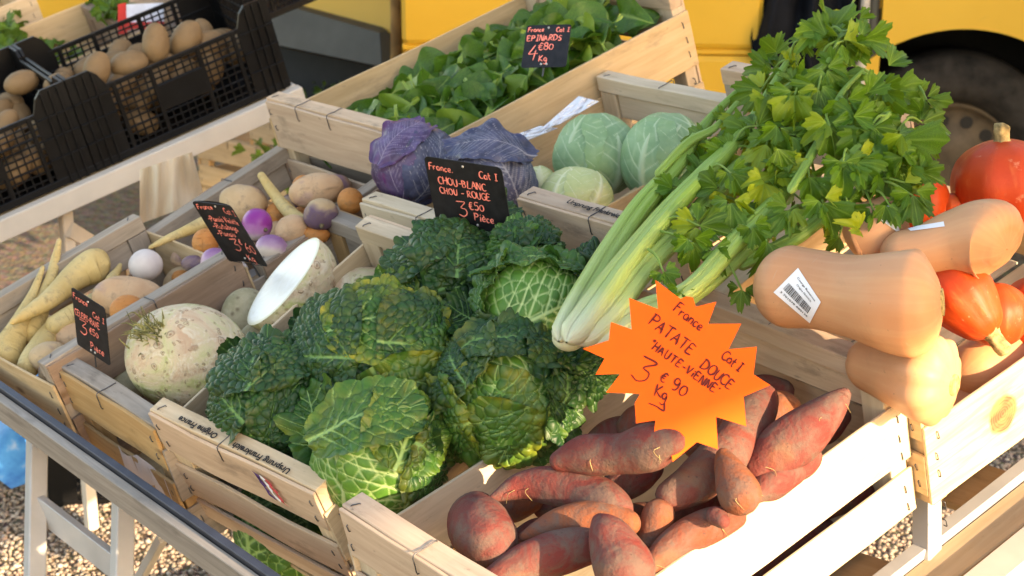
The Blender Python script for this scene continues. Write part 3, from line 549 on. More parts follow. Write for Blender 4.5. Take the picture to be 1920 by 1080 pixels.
beam((1420, 1040), (1640, 1110), ZS-.03, .10, .012, 'plywood_board', WOOD['ply'], .2)

# ------------------------------------------------------------------ leaf builders
def savoy_leaf(c, r, d0, t1, La, Lb, amp=.0025, cell=.010, flare=.2, ruffle=.006, n=78, seed=0, yel=.5, veinw=1.0, nlat=6, tipw=.72, curl=0.0, cellv=.5, midw=1.0):
    """one crinkled leaf lying on a sphere (centre c, radius r); d0 = direction of its middle, t1 = direction of its midrib"""
    g = np.random.default_rng(seed); d0 = d0/np.linalg.norm(d0); t1 = t1-d0*(t1@d0); t1 /= np.linalg.norm(t1); t2 = np.cross(d0, t1)
    u = np.linspace(0, 1, n); s = np.linspace(-1, 1, n); U, Sx = np.meshgrid(u, s, indexing='ij'); U = U.ravel(); Sx = Sx.ravel()
    ph = g.uniform(0, 6.28, 6); w = np.clip(1-np.abs((U-.53)/.56)**2.25, 0, 1)**.55
    edge = 1+.04*np.sin(U*9+ph[0]+Sx)+.025*np.sin(U*23+ph[1]-Sx)+.015*np.sin(U*61+ph[5]+3*Sx)
    A = (U-.5)*La; B = Sx*w*Lb*edge
    wob = nz(np.stack([A*r, B*r], 1), 55, seed+3, 2); X = A*r+.0035*wob; Y = B*r+.0012*wob; A0 = A*r                                            # metres on the leaf
    # veins: midrib, laterals, then a cell network
    mid = np.abs(Y)/(.0028*veinw*midw*(1.15-U)); lat = np.full(len(X), 9.0); L = La*r
    for k in range(nlat):
        for sg in (-1, 1):
            x0 = -L/2+L*(.08+.80*(k+(.25 if sg > 0 else 0)+g.uniform(-.1, .1))/nlat); m_ = .75+.25*k/nlat
            yy = Y*sg; dd = np.abs(X-x0-yy*m_-yy**2*(4+g.uniform(-3, 5))+.003*nz(np.stack([A0, Y], 1), 70, seed+k, 2))*.75; lat = np.where(yy > -.001, np.minimum(lat, dd/(.0012*veinw*np.clip(1.25-yy/(Lb*r+1e-6), .3, 2))), lat)
    nx, ny = max(3, int(L/cell)), max(3, int(2*Lb*r/cell)); gx, gy = np.meshgrid((np.arange(nx)+.5)/nx-.5, (np.arange(ny)+.5)/ny*2-1, indexing='ij')
    sx = gx.ravel()*L+g.uniform(-.42, .42, gx.size)*cell; sy = gy.ravel()*Lb*r+g.uniform(-.42, .42, gx.size)*cell
    D = np.sqrt((X[:, None]-sx)**2+(Y[:, None]-sy)**2); D.partition(1, axis=1); ed = (D[:, 1]-D[:, 0])/cell; cd = D[:, 0]/cell; dv2 = (X[:, None]-sx[::3])**2+(Y[:, None]-sy[::3])**2; bigc = np.sqrt(dv2.min(1))/cell/1.75
    vv = np.minimum(mid, lat); hb = amp*(np.sqrt(np.clip(1-(cd/.78)**2, 0, 1))*.8+.35*np.clip(1-bigc, 0, 1))*np.clip(vv*.4, 0, 1)**.7*np.clip(ed*4, 0, 1)**.4
    vein = np.clip(1.5-mid, 0, 1)+.85*np.clip(1.5-lat, 0, 1)+(cellv*veinw)*np.clip(1-ed*6.0, 0, 1)*np.clip(1-np.abs(Sx)**3*.6, 0, 1); vein = np.clip(vein, 0, 1)
    eg = np.clip(np.maximum(np.abs(Sx), np.abs(2*U-1)**1.5), 0, 1)
    fl = flare*r*eg**3+curl*r*np.clip(eg-.75, 0, 1)**2*8
    ruf = ruffle*eg**3*(np.sin(U*13+ph[2]+Sx*2)+.6*np.sin(U*23+ph[3])+.5*np.sin(Sx*9+ph[4]))
    ang = np.sqrt(A**2+B**2)+1e-9; dirv = np.cos(ang)[:, None]*d0+(np.sin(ang)/ang)[:, None]*(A[:, None]*t1+B[:, None]*t2)
    big = .03*r*nz(np.stack([X, Y], 1), 38, seed, 2)
    V = c+dirv*(r+hb+fl+ruf+big+.0012*np.clip(1.2-mid, 0, 1))[:, None]
    return V, gridfaces(n, n), np.stack([vein, yel*eg**2.2, U], 1)
def imgdir(dx, dy):                                  # direction seen in the photo (dx right, dy up) on the side facing the viewer
    z = math.sqrt(max(.02, 1-dx*dx-dy*dy)); return CR*dx+CU*dy+CB*z
def head(name, px, py, rpx, z, label, leaves, cat, core, group=None, k=None, squash=1):
    c = at(px, py, z) if k is None else atk(px, py, k); r = rpx*depth(c)/F
    root = empty(name, c); tag(root, label, cat, group)
    v, f, co = blob(c, (CR*r*.95, CU*r*.95*squash, CB*r*.95), 32, 22, .02, 30, 3); obj('heart', v, f, core, root, c, col=co*0)
    for i, q in enumerate(leaves):
        dx, dy, ang, La, Lb, mul, mt, kw = q; d0 = imgdir(dx, dy); t1 = CR*math.cos(rad(ang))+CU*math.sin(rad(ang))
        kw = dict(kw); off = kw.pop('off', 0); V, Fc, cc = savoy_leaf(c-d0*off*r, r*mul, d0, t1, La, Lb, seed=int(px)+i*17, **kw)
        if squash != 1: dV = V-c; V = c+dV-np.outer(dV@CU, CU)*(1-squash)
        obj('leaf', V, Fc, mt, root, c, col=cc)
    return root
HL = dict(amp=.0020, cell=.014, flare=.02, ruffle=.001, yel=.12, veinw=.95, n=100, cellv=.85)          # tight heart leaf
ML = dict(amp=.0040, cell=.0115, flare=.08, ruffle=.003, yel=.35, veinw=.7, cellv=.3, n=100)
DL = dict(amp=.0052, cell=.0105, flare=.10, ruffle=.005, yel=.15, veinw=.55, cellv=.12, n=100)
DF = dict(amp=.0050, cell=.0105, flare=.05, ruffle=.004, yel=.15, veinw=.6, cellv=.12, n=110)
SG = 'savoy cabbages heaped in the crate'
D_, M_, L_ = M_SAV_D, M_SAV_M, M_SAV_L
def ring(n, ph, r=.8, La=1.5, Lb=.8, mul=1.1, m=D_, kw=DL, skip=()):
    return [(r*math.cos(rad(ph+360*i/n)), r*math.sin(rad(ph+360*i/n)), ph+360*i/n+random.uniform(-25, 25), La, Lb, mul, m, dict(kw)) for i in range(n) if i not in skip]
head('savoy_cabbage', 706, 850, 116, -.035, 'savoy cabbage with bright veined heart at the front corner of the crate', [
    (-.35, -.05, 70, 2.1, 1.0, 1.02, L_, HL), (.42, -.30, 125, 2.0, .85, 1.05, L_, HL), (-.15, .62, 20, 1.7, .55, 1.10, M_, dict(ML, flare=.16)), (.55, .45, 60, 1.4, .7, 1.08, M_, ML), (.9, -.1, -20, 1.2, .8, 1.1, D_, dict(DL, yel=.5))], 'cabbage', M_SAV_M, SG)
head('savoy_cabbage', 955, 745, 122, -.03, 'savoy cabbage with yellowed leaf edges against the sweet potato crate', [
    (.0, .30, 200, 2.2, .9, 1.02, L_, HL), (.45, -.15, 110, 1.9, .9, 1.04, L_, HL), (-.30, -.35, 80, 1.7, .8, 1.05, M_, dict(ML, yel=.6)), (.05, -.50, 250, 1.0, .8, 1.05, M_, dict(ML, yel=.5)), (.25, .82, 10, 1.8, .5, 1.14, D_, dict(DL, yel=.35)), (.75, .45, 60, 1.1, .65, 1.10, D_, DL), (-.75, .5, 140, 1.3, .7, 1.12, D_, dict(DL, yel=.4)), (-.85, -.35, 200, 1.2, .7, 1.1, M_, dict(DL, yel=.5)), (.8, .0, -10, .9, .6, 1.06, D_, DL)], 'cabbage', M_SAV_M, SG)
head('savoy_cabbage', 1003, 585, 96, .02, 'savoy cabbage with a smooth pale green heart beside the celery base', [
    (.1, -.05, 25, 2.3, 1.25, 1.10, L_, HL), (.0, .92, 170, 2.0, .36, 1.16, M_, dict(DL, flare=.15, yel=.1)), (-.92, .25, 110, 1.7, .42, 1.14, M_, dict(DL, yel=.1)), (.78, .62, -40, 1.5, .36, 1.14, M_, dict(DL, yel=.1)), (-.6, -.7, 210, 1.3, .8, 1.12, D_, DL), (.6, -.7, -40, 1.2, .7, 1.1, D_, DL)], 'cabbage', M_SAV_L, SG)
head('savoy_cabbage', 715, 690, 150, -.02, 'large dark savoy cabbage with a yellow blistered outer leaf in the middle of the crate', [
    (-.15, .15, 50, 1.75, .88, 1.04, D_, dict(DF, yel=.2)), (.15, .62, 15, 1.5, .6, 1.08, M_, dict(DF, yel=.9)), (.62, .25, 0, 1.3, .85, 1.07, D_, dict(DF, yel=.55)), (-.70, .15, 175, 1.2, .9, 1.10, D_, DF), (.25, -.45, 300, 1.2, .8, 1.10, M_, dict(ML, yel=.7)), (-.4, -.55, 250, 1.2, .8, 1.08, D_, DF)], 'cabbage', M_SAV_D, SG)
head('savoy_cabbage', 528, 765, 112, -.03, 'dark savoy cabbage with blistered leaves at the left of the crate', [
    (-.1, .1, 60, 2.0, 1.0, 1.03, D_, DF), (.45, -.15, 30, 1.5, .9, 1.07, D_, DF), (-.8, .25, 150, 1.4, .8, 1.12, D_, DL), (-.3, .78, 100, 1.3, .9, 1.14, D_, DL), (.6, .6, 45, 1.2, .8, 1.08, D_, DF)], 'cabbage', M_SAV_D, SG)
head('savoy_cabbage', 840, 545, 104, .0, 'very dark curly savoy cabbage at the back of the crate', [
    (-.2, .15, 70, 1.9, 1.0, 1.04, D_, DF), (.45, .3, 40, 1.6, .8, 1.10, D_, DL), (.2, .75, 80, 1.4, .8, 1.16, D_, DL), (-.65, -.2, 200, 1.5, .9, 1.08, D_, DF), (.3, -.4, -50, 1.5, .9, 1.06, D_, DF), (-.45, .72, 130, 1.2, .7, 1.12, D_, DL)], 'cabbage', M_SAV_D, SG)
head('savoy_cabbage', 985, 485, 62, .03, 'small dark savoy cabbage touching the stamped crate bar', [
    (0, .1, 70, 2.0, 1.1, 1.05, D_, DF), (.6, .3, 20, 1.5, .9, 1.12, D_, DL), (-.5, .5, 130, 1.4, .9, 1.12, M_, dict(DL, yel=.1)), (.1, .8, 90, 1.2, .9, 1.1, D_, DL)], 'cabbage', M_SAV_D, SG)
head('savoy_cabbage', 1112, 520, 48, .01, 'loose dark savoy cabbage half hidden behind the celery', [
    (0, .1, 90, 2.2, 1.2, 1.05, D_, DF), (-.5, .5, 120, 1.6, .9, 1.12, D_, DL), (.5, .4, 50, 1.5, .9, 1.1, D_, DL)], 'cabbage', M_SAV_D, SG)
head('savoy_cabbage', 560, 985, 116, -.15, 'savoy cabbage seen through the slot in the front of its crate', [
    (0, 0, 40, 2.2, 1.2, 1.03, M_, dict(HL, veinw=1.2)), (-.6, .3, 80, 1.8, 1.1, 1.05, M_, dict(HL, veinw=1.2)), (.6, -.2, 60, 1.8, 1.1, 1.05, M_, dict(HL, veinw=1.2))], 'cabbage', M_SAV_D, SG, k=depth(aty(560, 985, .085)))
head('savoy_cabbage', 1085, 690, 60, -.02, 'dark savoy leaf head wedged under the celery base', [
    (0, .1, 20, 2.2, 1.2, 1.04, D_, DF), (-.4, .6, 100, 1.6, .9, 1.12, D_, DL), (.5, -.3, -30, 1.5, .9, 1.1, D_, DL)], 'cabbage', M_SAV_D, SG)
for i, (px, py, z, ang, ln, m_) in enumerate([(500, 712, -.02, 100, 70, D_), (478, 800, -.03, 150, 62, D_), (600, 720, -.01, 80, 85, D_), (640, 820, -.02, 110, 75, M_), (830, 760, -.02, 60, 80, D_), (840, 660, .0, 100, 85, M_), (905, 655, .0, 150, 60, D_), (760, 600, .02, 80, 80, M_), (900, 480, .03, 60, 75, D_), (1088, 640, .0, -30, 50, D_), (600, 640, .0, 130, 80, D_), (1062, 702, -.01, 10, 56, D_), (790, 840, -.02, 20, 70, D_), (575, 838, -.03, 160, 56, D_)]):
    c_ = at(px, py, z-.05); r_l = .085; d0 = imgdir(random.uniform(-.3, .3), random.uniform(.0, .5)); t1 = CR*math.cos(rad(ang))+CU*math.sin(rad(ang)); Ls = ln*1.9*depth(c_)/F/r_l
    Vl, Fl, cl_ = savoy_leaf(c_, r_l, d0, t1, Ls, Ls*.36, seed=900+i, amp=.0048, cell=.0105, flare=.16, ruffle=.007, yel=.35 if m_ is M_ else .1, veinw=.6, cellv=.15, n=90)
    o = obj('savoy_leaf', Vl, Fl, m_, col=cl_); tag(o, 'loose crinkled savoy leaf '+['at the far left edge of the heap', 'by the left board of the crate', 'above the left dark head', 'left of the front head', 'between the middle head and the right one', 'right of the large middle head', 'above the right head, below the pale heart', 'on top of the large middle head', 'on top of the darkest head', 'under the pale heart beside the celery', 'behind the left dark head', 'below the celery base', 'right of the front head', 'below the left dark head'][i], 'cabbage leaf', 'loose savoy leaves')
# red and white cabbages
RL = dict(amp=.0008, cell=.015, flare=.008, ruffle=.0008, yel=.9, veinw=.26, nlat=15, cellv=.5)
CG = 'red and white cabbages in one crate'
head('red_cabbage', 776, 308, 76, .02, 'purple red cabbage left of the black price tag', [(.05, .15, 75, 2.4, .85, 1.03, M_RC, dict(RL, yel=1.6)), (-.55, -.1, 100, 2.2, .8, 1.04, M_RC, RL), (.6, -.05, 70, 2.2, .8, 1.05, M_RC2, dict(RL, ruffle=.002)), (-.3, .65, 60, 1.7, .6, 1.08, M_RC, dict(RL, ruffle=.004, flare=.10)), (.0, -.6, 90, 1.8, 1.0, 1.02, M_RC, RL)], 'cabbage', M_RC, CG)
head('red_cabbage', 917, 338, 88, .02, 'blue grey red cabbage behind the black price tag', [(.15, .1, 115, 2.4, .9, 1.03, M_RC2, RL), (.55, -.35, 120, 2.2, .8, 1.05, M_RC2, dict(RL, yel=.3, veinw=.7)), (-.5, .2, 80, 2.2, .8, 1.05, M_RC2, RL), (.05, .72, 175, 1.8, .5, 1.09, M_RC2, dict(RL, ruffle=.005, flare=.11)), (-.2, -.5, 90, 1.8, 1, 1.03, M_RC2, RL)], 'cabbage', M_RC2, CG)
WL = dict(midw=2.8, amp=.0008, cell=.03, flare=.05, ruffle=.0004, yel=.5, veinw=.9, nlat=5, cellv=.25)
head('white_cabbage', 1118, 293, 76, -.02, 'pale green white cabbage with a thick midrib, left of the pair', [(-.15, .0, 80, 2.6, 1.1, 1.02, M_WC, WL), (.55, .1, 95, 2.4, .9, 1.03, M_WC, WL), (-.7, .1, 80, 2.0, .9, 1.03, M_WC, WL)], 'cabbage', M_WC, CG)
head('white_cabbage', 1248, 297, 80, -.02, 'pale green white cabbage partly covered by celery leaves', [(-.1, .1, 60, 2.6, 1.2, 1.02, M_WC, WL), (-.6, -.2, 75, 2.4, .8, 1.04, M_WC, WL), (.6, .2, 80, 2.2, .9, 1.03, M_WC, WL)], 'cabbage', M_WC, CG)
head('white_cabbage', 1080, 372, 66, -.02, 'small yellowish white cabbage just behind the stamped bar', [(0, .3, 100, 2.6, 1.2, 1.02, M_WCY, dict(WL, yel=.8, veinw=.7)), (-.6, .2, 80, 2.2, 1, 1.03, M_WCY, dict(WL, veinw=.7)), (.6, .1, 60, 2.2, 1, 1.03, M_WCY, dict(WL, veinw=.7))], 'cabbage', M_WCY, CG, squash=.84)
head('white_cabbage', 1012, 345, 30, -.03, 'sliver of a pale yellow cabbage beside the blue red cabbage', [(0, .2, 90, 2.6, 1.3, 1.03, M_WCY, dict(WL, n=30))], 'cabbage', M_WCY, CG)

# ------------------------------------------------------------------ roots
def root_tube(name, pts, ws, z, mat, label, cat, group, n=22, N=44, lump=.0015, lf=60, seed=0, stem=None, prof=None, zs=None):
    """tapered root through photo positions pts at stall height z (or zs per point); ws = widths in photo pixels"""
    zs = zs or [z]*len(pts); zs = [zz*1.036-.04 for zz in zs] if 'root crate' in group else zs; P3 = np.array([atx(p[0], p[1], .272) if zz < -.12 else at(p[0], p[1], zz) for p, zz in zip(pts, zs)]); W3 = np.array([w*.5*depth(q)/F for w, q in zip(ws, P3)])
    Q = spline(np.hstack([P3, W3[:, None]]), N); r = np.maximum(Q[:, 3], .0008); s = np.linspace(0, 1, N); ln = np.linalg.norm(np.diff(Q[:, :3], axis=0), axis=1).sum()
    e = np.minimum(s*ln/np.maximum(r[0]*.9, 1e-4), 1); e2 = np.minimum((1-s)*ln/np.maximum(r[-1]*.9, 1e-4), 1); r = r*np.sqrt(np.clip(1-(1-e)**2, .0004, 1))*np.sqrt(np.clip(1-(1-e2)**2, .0004, 1))
    V, Fc, c = tube(Q[:, :3], r, n, lump, lf, seed); o = obj(name, V, Fc, mat, col=c); tag(o, label, cat, group); return o, Q
SPG = 'sweet potatoes in the front crate'
SW = [([(878, 955), (900, 990), (922, 1022), (944, 1050)], [88, 118, 112, 30], [-.06, -.045, -.03, -.03], 'short stubby sweet potato standing sunlit in the left front corner'),
 ([(912, 940), (985, 912), (1085, 920), (1150, 950), (1178, 968)], [8, 60, 84, 66, 24], [-.03]*5, 'long dusty sweet potato lying above the two smaller ones, left'),
 ([(972, 1010), (1045, 985), (1130, 975), (1200, 985)], [16, 62, 72, 36], [-.035]*4, 'rosy sweet potato second from the front bar'),
 ([(1030, 868), (1095, 855), (1165, 850), (1222, 838), (1262, 828), (1284, 820)], [26, 80, 84, 92, 52, 28], [.0, .005, .012, .025, .035, .038], 'sweet potato with a cut neck lying against the orange sign'),
 ([(1118, 968), (1140, 1000), (1165, 1050), (1190, 1110)], [18, 78, 112, 110], [.0, -.005, -.02, -.03], 'blunt dusty sweet potato standing upright at the front'),
 ([(905, 1105), (985, 1058), (1060, 1032), (1130, 1022)], [60, 84, 86, 60], [-.04]*4, 'orange tinted sweet potato at the bottom edge of the picture'),
 ([(1236, 935), (1232, 965), (1222, 1010), (1215, 1040)], [44, 62, 58, 40], [-.03, -.04, -.06, -.07], 'short upright sweet potato with a cut end in the middle'),
 ([(1352, 842), (1366, 880), (1386, 925), (1402, 965)], [20, 62, 86, 74], [.005, -.005, -.015, -.03], 'pointed sweet potato with a stem end standing in the sun'),
 ([(1232, 945), (1300, 905), (1370, 845), (1410, 780), (1436, 730)], [50, 82, 96, 92, 50], [-.035, -.03, -.03, -.03, -.03], 'big curved sweet potato running up behind the sign'),
 ([(1400, 895), (1450, 855), (1505, 812), (1552, 770), (1580, 742), (1592, 730)], [36, 88, 98, 66, 34, 14], [-.05, -.04, -.03, -.015, -.01, -.005], 'red tapering sweet potato pointing at the far right corner'),
 ([(1205, 1075), (1265, 1020), (1330, 985), (1400, 965)], [26, 62, 66, 30], [-.055]*4, 'sweet potato tucked along the sunlit side board'),
 ([(1130, 935), (1180, 900), (1240, 868)], [40, 72, 40], [-.05]*3, 'dark sweet potato in the shade under the sign'),
 ([(1455, 900), (1500, 870), (1540, 850)], [40, 60, 34], [-.06]*3, 'sweet potato under the red tapering one'),
 ([(1425, 800), (1460, 770), (1500, 755)], [60, 78, 40], [-.07]*3, 'round sweet potato end at the back of the crate'),
 ([(1328, 960), (1345, 968), (1362, 985)], [26, 44, 26], [-.03]*3, 'tiny rosy sweet potato beside the pointed one'),
 ([(1160, 815), (1200, 790), (1245, 780)], [30, 60, 40], [-.07]*3, 'dark sweet potato hidden left of the sign'),
 ([(1395, 945), (1450, 905), (1510, 880)], [30, 70, 40], [-.06]*3, 'sweet potato behind the pointed sunlit one'),
 ([(1455, 1040), (1500, 1015), (1560, 985)], [30, 54, 30], [-.125, -.125, -.125], 'sweet potato showing through the slot, nearest the far end'),
 ([(1385, 1085), (1430, 1060), (1470, 1040)], [30, 58, 30], [-.125]*3, 'sweet potato showing through the slot, middle of the three'),
 ([(1540, 960), (1600, 930), (1650, 900)], [30, 50, 24], [-.125]*3, 'small sweet potato showing through the slot near the corner'),
 ([(1000, 960), (1060, 940), (1120, 915)], [30, 70, 30], [-.10]*3, 'buried sweet potato below the dusty one'), ([(1240, 990), (1300, 945), (1360, 915)], [40, 80, 40], [-.10]*3, 'buried sweet potato under the big curved one'),
 ([(905, 965), (960, 945), (1020, 935)], [30, 70, 30], [-.085]*3, 'buried sweet potato by the divider, left'), ([(960, 1020), (1010, 1000), (1060, 985)], [30, 64, 30], [-.085]*3, 'buried sweet potato between the stubby one and the rosy one'), ([(1090, 850), (1160, 820), (1230, 800)], [30, 76, 30], [-.085]*3, 'buried sweet potato along the divider under the cut one'), ([(1290, 850), (1340, 810), (1400, 770)], [40, 84, 40], [-.085]*3, 'buried sweet potato under the lower points of the sign'), ([(1480, 830), (1540, 800), (1590, 770)], [30, 70, 30], [-.10]*3, 'buried sweet potato at the far right end'), ([(1380, 770), (1430, 740), (1490, 730)], [30, 74, 30], [-.10]*3, 'buried sweet potato at the far end behind the sign'),
 ([(1120, 1010), (1180, 985), (1250, 960)], [40, 80, 40], [-.11]*3, 'buried sweet potato in the middle of the heap'), ([(1300, 1060), (1350, 1030), (1400, 1000)], [40, 70, 40], [-.11]*3, 'buried sweet potato by the side board')]
for i, (pts, ws, zs, lb) in enumerate(SW):
    o, Q = root_tube('sweet_potato', pts, ws, 0, M_SWEET, lb, 'sweet potato', SPG, 28, 56, .0032, 45, 200+i, zs=zs)
    cr_ = np.array(Q[0, :3] if ws[0] < ws[-1] else Q[-1, :3]); hc = (Q[len(Q)//2, :3]+Q[-1, :3])/2
    if i in (3, 7, 9, 10, 1):
        for h in range(3):
            p = Q[random.randrange(4, 50)]; q0 = p[:3]+CB*p[3]*.9; g_ = np.random.default_rng(i*9+h); pp = [q0, q0+CR*g_.normal()*.006+CU*-.004+CB*.004, q0+CR*g_.normal()*.012+CU*-.014+CB*.002]
            t = tube(spline(pp, 8), np.linspace(.0005, .0002, 8), 4); Om = np.array(o.location); obj('rootlet', t[0], t[1], M_CORK, o, wtab(Om))
PG = 'parsnips in the root crates'
for pts, ws, zs, lb in [([(18, 607), (50, 588), (95, 560), (140, 520), (180, 497), (205, 492)], [10, 24, 36, 52, 66, 40], [-.01, -.012, -.015, -.02, -.02, -.02], 'long fat parsnip lying across the others'),
 ([(112, 446), (103, 490), (90, 540), (72, 590), (50, 640)], [8, 18, 26, 36, 48], [.015, -.005, -.02, -.04, -.055], 'parsnip with its tip standing above the crate edge, right one'), ([(82, 497), (62, 550), (40, 600), (18, 650), (5, 690)], [7, 18, 34, 58, 62], [.0, -.015, -.03, -.05, -.06], 'parsnip with its thin tip up, leftmost in the crate'),
 ([(112, 600), (85, 640), (62, 675), (45, 700)], [30, 46, 50, 34], [-.05]*4, 'pale parsnip end below the long fat one'), ([(88, 617), (120, 600), (160, 580), (190, 560)], [34, 40, 44, 40], [-.035]*4, 'parsnip with a dark cut end behind the celeriac tag'), ([(205, 530), (220, 508), (226, 495)], [22, 14, 6], [-.03]*3, 'small parsnip tip by the white turnip'),
 ([(278, 466), (320, 445), (360, 428), (400, 410)], [7, 16, 23, 27], [-.02]*4, 'thin parsnip along the wall of the turnip crate'), ([(487, 325), (510, 358), (540, 395), (575, 425)], [15, 20, 26, 30], [.02, .005, -.01, -.02], 'parsnip standing up against the crate wall by the turnips')]:
    root_tube('parsnip', pts, ws, 0, M_PARS, lb, 'parsnip', PG, 20, 44, .0009, 80, len(lb), zs=zs)
def ball(name, px, py, rx, ry, z, mat, label, cat, group, ang=0, pole=None, lump=.04, seed=0, depthf=1.0, stemdir=None, smat=M_CORK):
    z = z*1.036-.04; c = at(px, py, z); k = depth(c)/F; a = rad(ang); ex = (CR*math.cos(a)+CU*math.sin(a))*rx*k; ey = (-CR*math.sin(a)+CU*math.cos(a))*ry*k; ez = CB*min(rx, ry)*k*depthf
    pl = {'u': (ez, ex, ey), 'r': (ey, ez, ex), 'f': (ex, ey, ez), None: (ez, ex, ey)}[pole]
    V, Fc, co = blob(c, pl, 36, 26, lump, 2.2/((rx*k)), seed); o = obj(name, V, Fc, mat, col=co, origin=c); tag(o, label, cat, group)
    if stemdir is not None:
        d = imgdir(*stemdir); R_ = ex@ex; p = c+ (CR*stemdir[0]*rx*k+CU*stemdir[1]*ry*k+CB*math.sqrt(max(0, 1-stemdir[0]**2-stemdir[1]**2))*min(rx, ry)*k*depthf)*.97
        t = tube(spline([p-d*.004, p+d*.003, p+d*.008+CU*.002], 8), [.0035, .0045, .004, .0032, .0026, .002, .0016, .0006], 9, .0012, 300, seed); obj('stem_end', t[0], t[1], smat, o, c)
    return o
TG = 'turnips and swedes in the root crates'; DK = plain('dark_crown', (.17, .13, .07), .8, .2, 0, .4, 120, .5)
for a in [('turnip', 273, 497, 32, 30, -.03, M_TURNW, 'round white turnip in the parsnip crate', 'turnip'), ('swede', 245, 557, 70, 40, -.03, M_SWEDEP, 'large pinkish swede beside the round white turnip', 'swede', -6), ('beetroot', 240, 583, 35, 30, -.01, M_OBALL, 'smooth orange round root beside the celeriac tag', 'root'), ('swede', 325, 565, 48, 32, -.04, M_SWEDE, 'purple topped swede in front of the grey crate side', 'swede', 20), ('swede', 92, 668, 36, 30, -.04, M_SWEDE, 'purple skinned swede at the front of the parsnip crate', 'swede', 10), ('swede', 120, 690, 52, 40, -.055, M_SWEDE, 'dull swede beside the tan crate corner', 'swede', 30), ('swede', 140, 632, 38, 34, -.06, M_SWEDEP, 'pinkish swede behind the celeriac tag', 'swede'), ('swede', 215, 625, 40, 26, -.05, M_SWEDEP, 'pale swede right of the celeriac tag', 'swede'), ('swede', 365, 570, 30, 26, -.06, M_SWEDE, 'small dark swede in the back corner of the parsnip crate', 'swede'),
 ('swede', 456, 382, 46, 36, -.01, M_SWEDE, 'grey purple swede with a leafy crown against the crate wall', 'swede', -15), ('turnip', 482, 421, 29, 30, .0, M_VIVID, 'vivid violet turnip beside the tilted price tag', 'turnip'), ('beetroot', 385, 455, 25, 27, -.02, M_OBALL, 'orange round root left of the tilted price tag', 'root'), ('turnip', 404, 492, 28, 28, -.01, M_TURN, 'purple and white turnip below the tilted price tag', 'turnip'), ('turnip', 510, 466, 31, 26, -.015, M_TURN, 'pale turnip beside the half celeriac', 'turnip', -10), ('swede', 594, 356, 50, 32, .005, M_SWEDEP, 'knobbly pink swede at the back of the turnip crate', 'swede', 10), ('beetroot', 657, 377, 25, 25, .0, M_OBALL, 'orange round root in the far corner by the red cabbage', 'root'), ('swede', 602, 402, 32, 30, .005, M_SWEDE, 'purple swede with a cut side below the pink one', 'swede', 30), ('swede', 548, 432, 34, 28, -.01, M_SWEDEP, 'yellow pink swede in the middle of the turnip crate', 'swede', 20), ('beetroot', 570, 350, 22, 22, -.01, M_OBALL, 'orange round root behind the knobbly pink swede', 'root'), ('swede', 370, 497, 30, 18, -.04, M_SWEDE, 'small grey swede at the foot of the tilted tag', 'swede', -10), ('turnip', 442, 508, 24, 22, -.03, M_TURNW, 'cream turnip half under the tilted tag', 'turnip'), ('beetroot', 525, 400, 26, 24, -.03, M_OBALL, 'orange round root behind the violet turnip', 'root'), ('beetroot', 592, 440, 26, 18, -.02, M_OBALL, 'orange root against the grey head bar', 'root'), ('beetroot', 340, 520, 18, 14, -.06, M_OBALL, 'small orange root on the floor of the turnip crate', 'root')]:
    nm = 'swede' if a[0] == 'swede' else ('turnip' if a[0] == 'turnip' else 'orange_root')
    sd_ = {456: (.45, -.62), 482: (.62, -.35), 240: (.72, -.45), 325: (.72, .2), 602: (.1, -.75)}.get(a[1])
    ball(nm, *a[1:7], a[7], a[8], TG, *(a[9:10]), lump=.10 if nm == 'swede' else .04, seed=a[1], stemdir=sd_, smat=DK)

for i, (px, py, rx, ry, z, mt_, w_) in enumerate([(430, 458, 30, 24, -.05, M_SWEDEP, 'behind the tilted tag'), (466, 476, 24, 22, -.045, M_SWEDE, 'below the violet turnip'), (545, 392, 28, 24, -.045, M_SWEDE, 'beside the upright parsnip'), (628, 352, 30, 26, -.03, M_SWEDEP, 'in the back corner near the red cabbage'), (566, 412, 28, 24, -.05, M_OBALL, 'in the middle of the turnip crate'), (345, 485, 26, 22, -.06, M_SWEDEP, 'under the thin parsnip'), (575, 468, 28, 20, -.05, M_SWEDE, 'along the grey head bar'), (520, 440, 26, 24, -.05, M_SWEDEP, 'between the pale turnip and the violet one'), (175, 600, 36, 30, -.07, M_SWEDE, 'right of the long fat parsnip'), (60, 610, 34, 30, -.085, M_SWEDEP, 'deep between the parsnips'), (300, 605, 40, 28, -.075, M_SWEDEP, 'behind the big celeriac'), (335, 530, 34, 26, -.08, M_SWEDE, 'by the back wall of the parsnip crate'), (110, 560, 34, 28, -.08, M_SWEDE, 'under the fat parsnip'), (205, 520, 32, 26, -.075, M_SWEDEP, 'left of the white turnip'), (165, 690, 36, 30, -.085, M_SWEDE, 'low by the tan crate corner')]):
    ball('orange_root' if mt_ is M_OBALL else 'swede', px, py, rx, ry, z, mt_, ('dull root' if mt_ is M_OBALL else 'dusty swede')+' lying low '+w_, 'root' if mt_ is M_OBALL else 'swede', TG, ang=i*37 % 90, lump=.10, seed=700+i)
